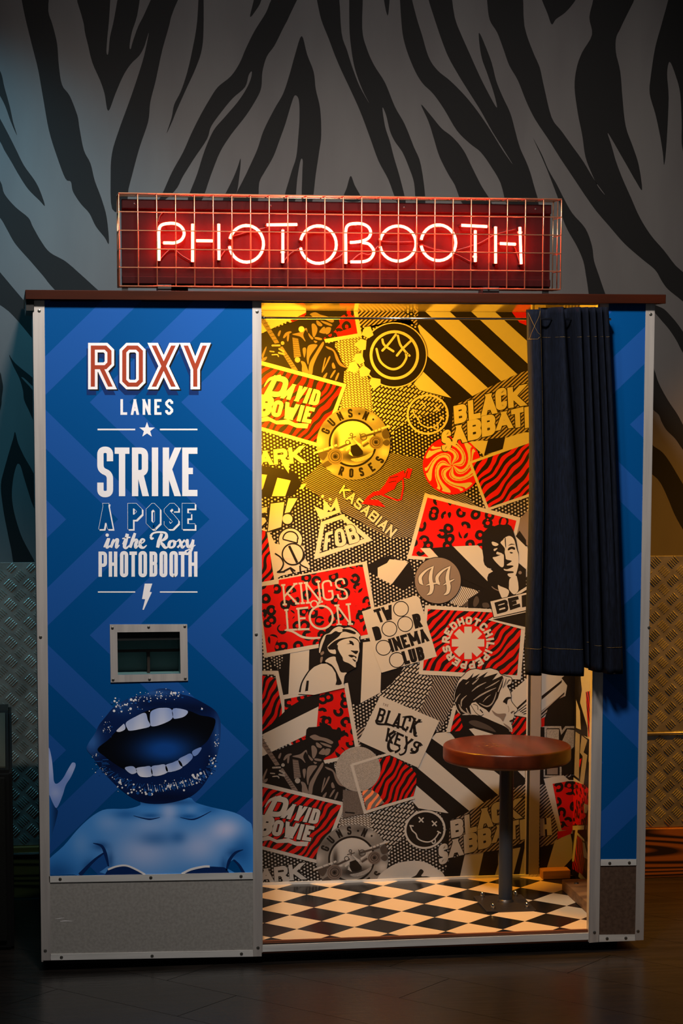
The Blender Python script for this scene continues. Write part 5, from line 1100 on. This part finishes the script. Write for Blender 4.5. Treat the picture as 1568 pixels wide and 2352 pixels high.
def keys(d):
    bp.frame(*A8); bp.poly([(-34,173),(592,440),(368,936),(-262,655)], 'w', 14); bp.poly([(-250,660),(-60,745),(30,785),(-60,800),(-230,720)], 'k', 9); L = 15
    bp.text('BLACK', [(-40,300),(395,425),(345,585),(-85,445)], .15, 'k', L, gap=.13, serif=.09, r=.35); bp.text('KEYS', [(45,510),(415,680),(350,790),(20,655)], .17, 'k', L, gap=.13, serif=.10, r=.35)
    bp.taper([(-80,430),(-60,470),(40,480),(200,510),(240,560)], (20, 24, 18, 22, 8), 'k', L); bp.taper([(130,570),(60,660),(60,740),(120,770),(170,740),(160,710)], (20, 28, 34, 28, 20, 10), 'k', L); bp.taper([(200,400),(300,395),(340,450),(410,450)], (10, 20, 16, 8), 'k', L); bp.taper([(320,500),(330,590),(360,600)], (18, 26, 10), 'k', L); bp.taper([(250,680),(230,770),(180,800),(165,780)], (14, 20, 18, 8), 'k', L); bp.taper([(280,780),(340,770),(380,690),(415,700)], (12, 26, 22, 8), 'k', L)
    bp.text('THE', [(-2,250),(55,268),(48,292),(-10,276)], .2, 'g', L, gap=.3)
item('printed_card', keys)
def profile(d):
    bp.frame(*BF); L = 18; b = bp.blob
    bp.poly([(1190,560),(1535,245),(1540,640),(1310,840),(1200,690)], 'w', 15); bp.poly([(1310,845),(1540,610),(1540,1010),(1260,960)], 'w', 15)
    for k in range(4): bp.line([(1330+30*k,880+20*k), (1520,735+60*k)], 16, 'k', 16)
    bp.line([(1300,850),(1520,650)], 34, 'k', 16); bp.poly([(1210,1150),(1300,985),(1540,1015),(1540,1360),(1180,1360)], 'zeb', 15)
    bp.poly([(160,775),(210,850),(105,1265),(30,1265)], 'w', 15); bp.poly([(205,870),(290,960),(350,1240),(105,1255)], 'zeb', 15); bp.poly([(100,1260),(345,1235),(560,1335),(190,1370)], 'k', 15)
    bp.poly(smooth_path([(180,700),(160,600),(200,470),(250,330),(340,240),(420,160),(560,120),(680,140),(800,108),(900,130),(970,160),(1010,220),(1080,230),(1120,260),(1200,280),(1212,350),(1190,400),(1130,430),(1170,500),(1200,600),(1200,690),(1250,770),(1310,840),(1302,890),(1250,920),(1252,980),(1232,1020),(1222,1070),(1200,1100),(1217,1180),(1210,1265),(1100,1170),(900,1080),(720,1000),(600,960),(480,950),(300,950),(200,830)], 3, True), 'w', L)
    bp.line(smooth_path([(180,700),(160,600),(200,470),(250,330),(340,240),(420,160),(560,120),(680,140),(800,108),(900,130),(970,160),(1010,220),(1120,258),(1200,280),(1212,350),(1190,400),(1130,430),(1170,500),(1200,600),(1200,690),(1250,770),(1310,840),(1302,890),(1250,920)], 3), 12, 'k', L+1)
    bp.poly([(180,600),(200,500),(260,380),(330,310),(400,320),(460,270),(525,195),(490,290),(640,205),(560,310),(780,175),(700,280),(960,200),(860,330),(1040,245),(1062,300),(1040,440),(1000,520),(960,650),(880,780),(800,912),(750,860),(640,800),(560,720),(500,740),(450,800),(480,945),(400,920),(300,955),(230,850),(180,720)], 'k', L+1)
    for P, ws in ((((490,530),(600,440),(750,365)), (10, 26, 8)), (((520,690),(650,600),(800,520),(930,465)), (10, 28, 24, 6)), (((300,800),(310,690),(400,600)), (16, 26, 6)), (((195,720),(230,640),(285,570)), (20, 22, 6)), (((255,760),(310,870),(410,935)), (14, 34, 20)), (((390,830),(430,920),(470,950)), (16, 30, 12)), (((620,740),(760,800),(860,740),(920,600),(930,540)), (8, 26, 22, 18, 6)), (((730,480),(880,400),(990,330)), (8, 22, 8)), (((500,400),(560,350),(620,290)), (22, 24, 8)), (((380,400),(440,350)), (18, 8)), (((960,540),(1000,440),(1050,300)), (14, 26, 10)), (((1080,450),(1120,360),(1170,310)), (8, 22, 14)), (((690,720),(760,640),(830,590)), (6, 18, 6))): bp.taper(P, ws, 'gl', L+2)
    bp.taper([(1050,470),(1080,400),(1110,300)], (10, 14, 8), 'k', L+2); bp.taper([(1120,400),(1160,330),(1190,330)], (8, 14, 8), 'k', L+2)
    b([(478,770),(540,730),(620,800),(692,860),(705,940),(640,965),(560,905)], 'w', L+2); bp.curve([(520,760),(590,790),(600,860)], 12, 'k', L+3); bp.curve([(640,860),(685,910)], 20, 'k', L+3); bp.curve([(478,780),(560,910),(650,968),(700,940)], 10, 'k', L+3)
    b([(850,865),(950,930),(1100,930),(1080,1010),(1050,1070),(1000,1010),(900,950)], 'g', L+2); b([(1050,715),(1110,640),(1185,632),(1190,655),(1140,680),(1118,762),(1090,740)], 'k', L+2); bp.curve([(1140,790),(1160,860),(1150,900)], 8, 'g', L+2); b([(1190,912),(1220,885),(1265,885),(1230,905),(1205,930)], 'gd', L+2); b([(1165,1062),(1240,1030),(1215,1070),(1190,1082)], 'k', L+2); b([(1060,1100),(1180,1180),(1200,1240),(1100,1160)], 'g', L+2)
    bp.poly([(270,955),(480,955),(600,962),(720,1002),(900,1082),(1100,1182),(1215,1300),(1215,1420),(340,1420),(345,1220),(295,1040)], 'k', L+2); b([(435,1080),(560,1052),(800,1150),(925,1262),(760,1220),(540,1160)], 'gd', L+3); bp.poly([(438,1205),(525,1193),(880,1302),(560,1345)], 'w', L+3)
item('printed_portrait', profile)
# ---- block lettering on slant stripes, doodled face (repeat)
def sabbath(d):
    bp.frame(*A2); bp.poly([(905,1090),(1130,960),(1400,832),(1530,785),(1860,640),(2050,640),(2050,1300),(1560,1420),(1300,1500),(900,1545),(720,1500),(740,1160)], 'diag', 8)
    bp.poly([(640,1080),(760,1080),(940,1060),(900,1130),(760,1160),(740,1500),(640,1400),(700,1260)], 'k', 7)
    cells = [('B',740,1155,888,1345),('L',892,1100,1030,1305),('A',1030,1040,1200,1255),('C',1180,980,1310,1205),('K',1310,960,1490,1175)]
    for i, (c_, x0, y0, x1, y1) in enumerate(cells): bp.text(c_, [(x0,y0+12),(x1-10,y0-22),(x1,y1-14),(x0+12,y1+14)], .27, 'w', 10, r=.25, out=8)
    cells = [('S',612,1420,720,1640),('A',720,1370,880,1560),('B',885,1310,1040,1520),('B',1035,1260,1190,1480),('A',1190,1225,1365,1410),('T',1350,1190,1490,1390),('H',1490,1165,1660,1385)]
    for i, (c_, x0, y0, x1, y1) in enumerate(cells): bp.text(c_, [(x0,y0+14),(x1-8,y0-18),(x1,y1-14),(x0+8,y1+16)], .27, 'w', 10, r=.25, out=8)
item('printed_lettering', sabbath, (0, -PER))
def doodle(d):
    bp.frame(*A2); c = (468,1255)
    if d: bp.disc((460,1262), 205, 'k', 9, 48)
    bp.ring(c, 212, 22, 'w', 11, 48, ry=203); L = 11
    for x, y in ((425,1145), (568,1190)):
        for P in ([(x-26,y-30),(x+26,y+30)], [(x+28,y-22),(x-22,y+26)]): bp.line(P, 14, 'w', L)
    bp.curve([(310,1210),(330,1260),(370,1300),(390,1350),(450,1385),(520,1390),(580,1350),(620,1290)], 14, 'w', L); bp.line([(300,1205),(345,1212)], 14, 'w', L); bp.line([(600,1275),(640,1300)], 14, 'w', L); bp.curve([(540,1385),(555,1410),(580,1395),(575,1360)], 12, 'w', L)
item('printed_doodle', doodle, (0, -PER))
def dome(d):
    bp.frame(*A10); bp.blob([(-60,1180),(0,1110),(130,1030),(280,1000),(430,1010),(560,1080),(640,1150),(640,1300),(-60,1300)], 'w', 20); bp.blob([(290,1190),(345,1150),(390,1088),(425,1112),(400,1160),(470,1165),(545,1200),(400,1260)], 'k', 21)
item('printed_dome', dome)
# ---- strip of the back panel right of the rail, and the side panel
R5, R6 = (1180, 1520, 4.6118), (1180, 1840, 4.04)
def right_bits(d):
    bp.frame(*R5); bp.poly([(270,-200),(1000,-200),(1000,700),(270,700)], 'w', 21); bp.poly([(290,400),(500,220),(505,190),(290,360)], 'k', 22); bp.poly([(285,600),(530,360),(530,320),(285,520)], 'diag', 22)
    bp.poly([(285,600),(330,580),(320,680),(285,690)], 'r', 22); bp.poly([(318,690),(320,600),(360,480),(450,400),(540,360),(560,250),(500,170),(560,120),(640,130),(720,260),(740,460),(780,560),(780,700)], 'k', 23)
    bp.poly([(270,690),(1000,690),(1000,1100),(270,1250)], 'k', 22); bp.line([(330,1100),(330,690),(485,690),(500,750),(545,690),(630,690),(720,760)], 22, 'gl', 24); bp.poly([(345,712),(472,712),(472,860),(345,860)], 'gl', 24); bp.poly([(500,850),(560,712),(640,720),(630,900),(560,960)], 'gl', 24)
    bp.poly([(345,1130),(460,1120),(460,1190),(345,1190)], 'g', 24); bp.poly([(310,1110),(500,1110),(500,1220),(310,1220)], 'gl', 23); bp.poly([(325,1110),(480,1110),(480,1200),(325,1200)], 'k', 23)
    bp.poly([(270,1220),(800,1220),(800,2300),(270,2300)], 'k', 21); bp.poly([(310,1235),(520,1200),(580,1250),(800,1250),(800,1800),(480,1830)], 'w', 23); bp.poly([(405,1290),(570,1262),(800,1262),(800,1790),(500,1780)], 'leo', 24); bp.poly([(270,1300),(350,1290),(470,1820),(440,1920),(270,1960)], 'diag', 22)
    bp.frame(*R6); bp.poly([(240,155),(340,150),(352,318),(236,325)], 'k', 23); bp.text('H', [(236,160),(338,150),(350,312),(240,322)], .27, 'w', 25); bp.poly([(375,370),(520,290),(560,500),(430,640),(295,640)], 'w', 23); bp.poly([(400,280),(540,260),(525,300),(400,350)], 'r', 24)
item('printed_strip', right_bits)
sd = Print('x', XC, (.03, BKY-.001, ZF+.001, ZT-.0005), sw, base=.0003)
sd.frame(*R5)
for P, m, lv in (([(560,-3000),(960,-3000),(960,2300),(560,2300)], 'w', 0), ([(590,-100),(700,100),(720,300),(700,430),(780,700),(780,800),(560,700),(560,100)], 'k', 1), ([(610,300),(650,380),(640,360),(620,240)], 'w', 2), ([(660,400),(700,520),(710,720),(660,700)], 'w', 2), ([(740,280),(900,240),(900,840),(800,800),(770,500)], 'w', 2), ([(762,320),(900,290),(900,900),(790,790)], 'zeb', 3),
                 ([(690,1040),(720,1020),(700,1120),(690,1100)], 'r', 3), ([(640,700),(760,800),(860,860),(860,1450),(740,1300),(600,1200)], 'k', 2), ([(655,740),(700,770),(690,1240),(640,1200)], 'gl', 3), ([(720,780),(780,830),(740,960),(780,990),(740,1300),(700,1270),(730,1000),(700,960)], 'gl', 3), ([(800,830),(860,860),(820,1080),(790,1060)], 'gl', 3), ([(560,1240),(740,1300),(880,1420),(880,1800),(560,1780)], 'leo', 2),
                 ([(745,1500),(880,1560),(880,1620),(745,1600)], 'w', 3)): sd.poly(P, m, lv)
sd.frame(*R6)
for P, m, lv in (([(520,220),(760,220),(760,900),(480,900)], 'k', 3), ([(540,230),(760,220),(760,260),(520,270)], 'w', 4), ([(575,230),(600,220),(560,560),(540,560)], 'w', 4), ([(590,320),(640,360),(660,560),(640,690),(500,600),(560,560)], 'zebd', 4), ([(590,290),(700,400),(700,420),(585,310)], 'w', 4), ([(640,380),(720,420),(720,560),(650,520)], 'w', 4), ([(610,660),(640,690),(700,760),(700,800),(600,700)], 'w', 4)): sd.poly(P, m, lv)
sd.ring((735,290), 75, 16, 'k', 5, 40, ry=240); sd.disc((735,290), 60, 'gd', 5, 40, ry=220); sd.ring((735,290), 45, 8, 'gl', 6, 40, ry=160)
sd.flush('printed_side_artwork')
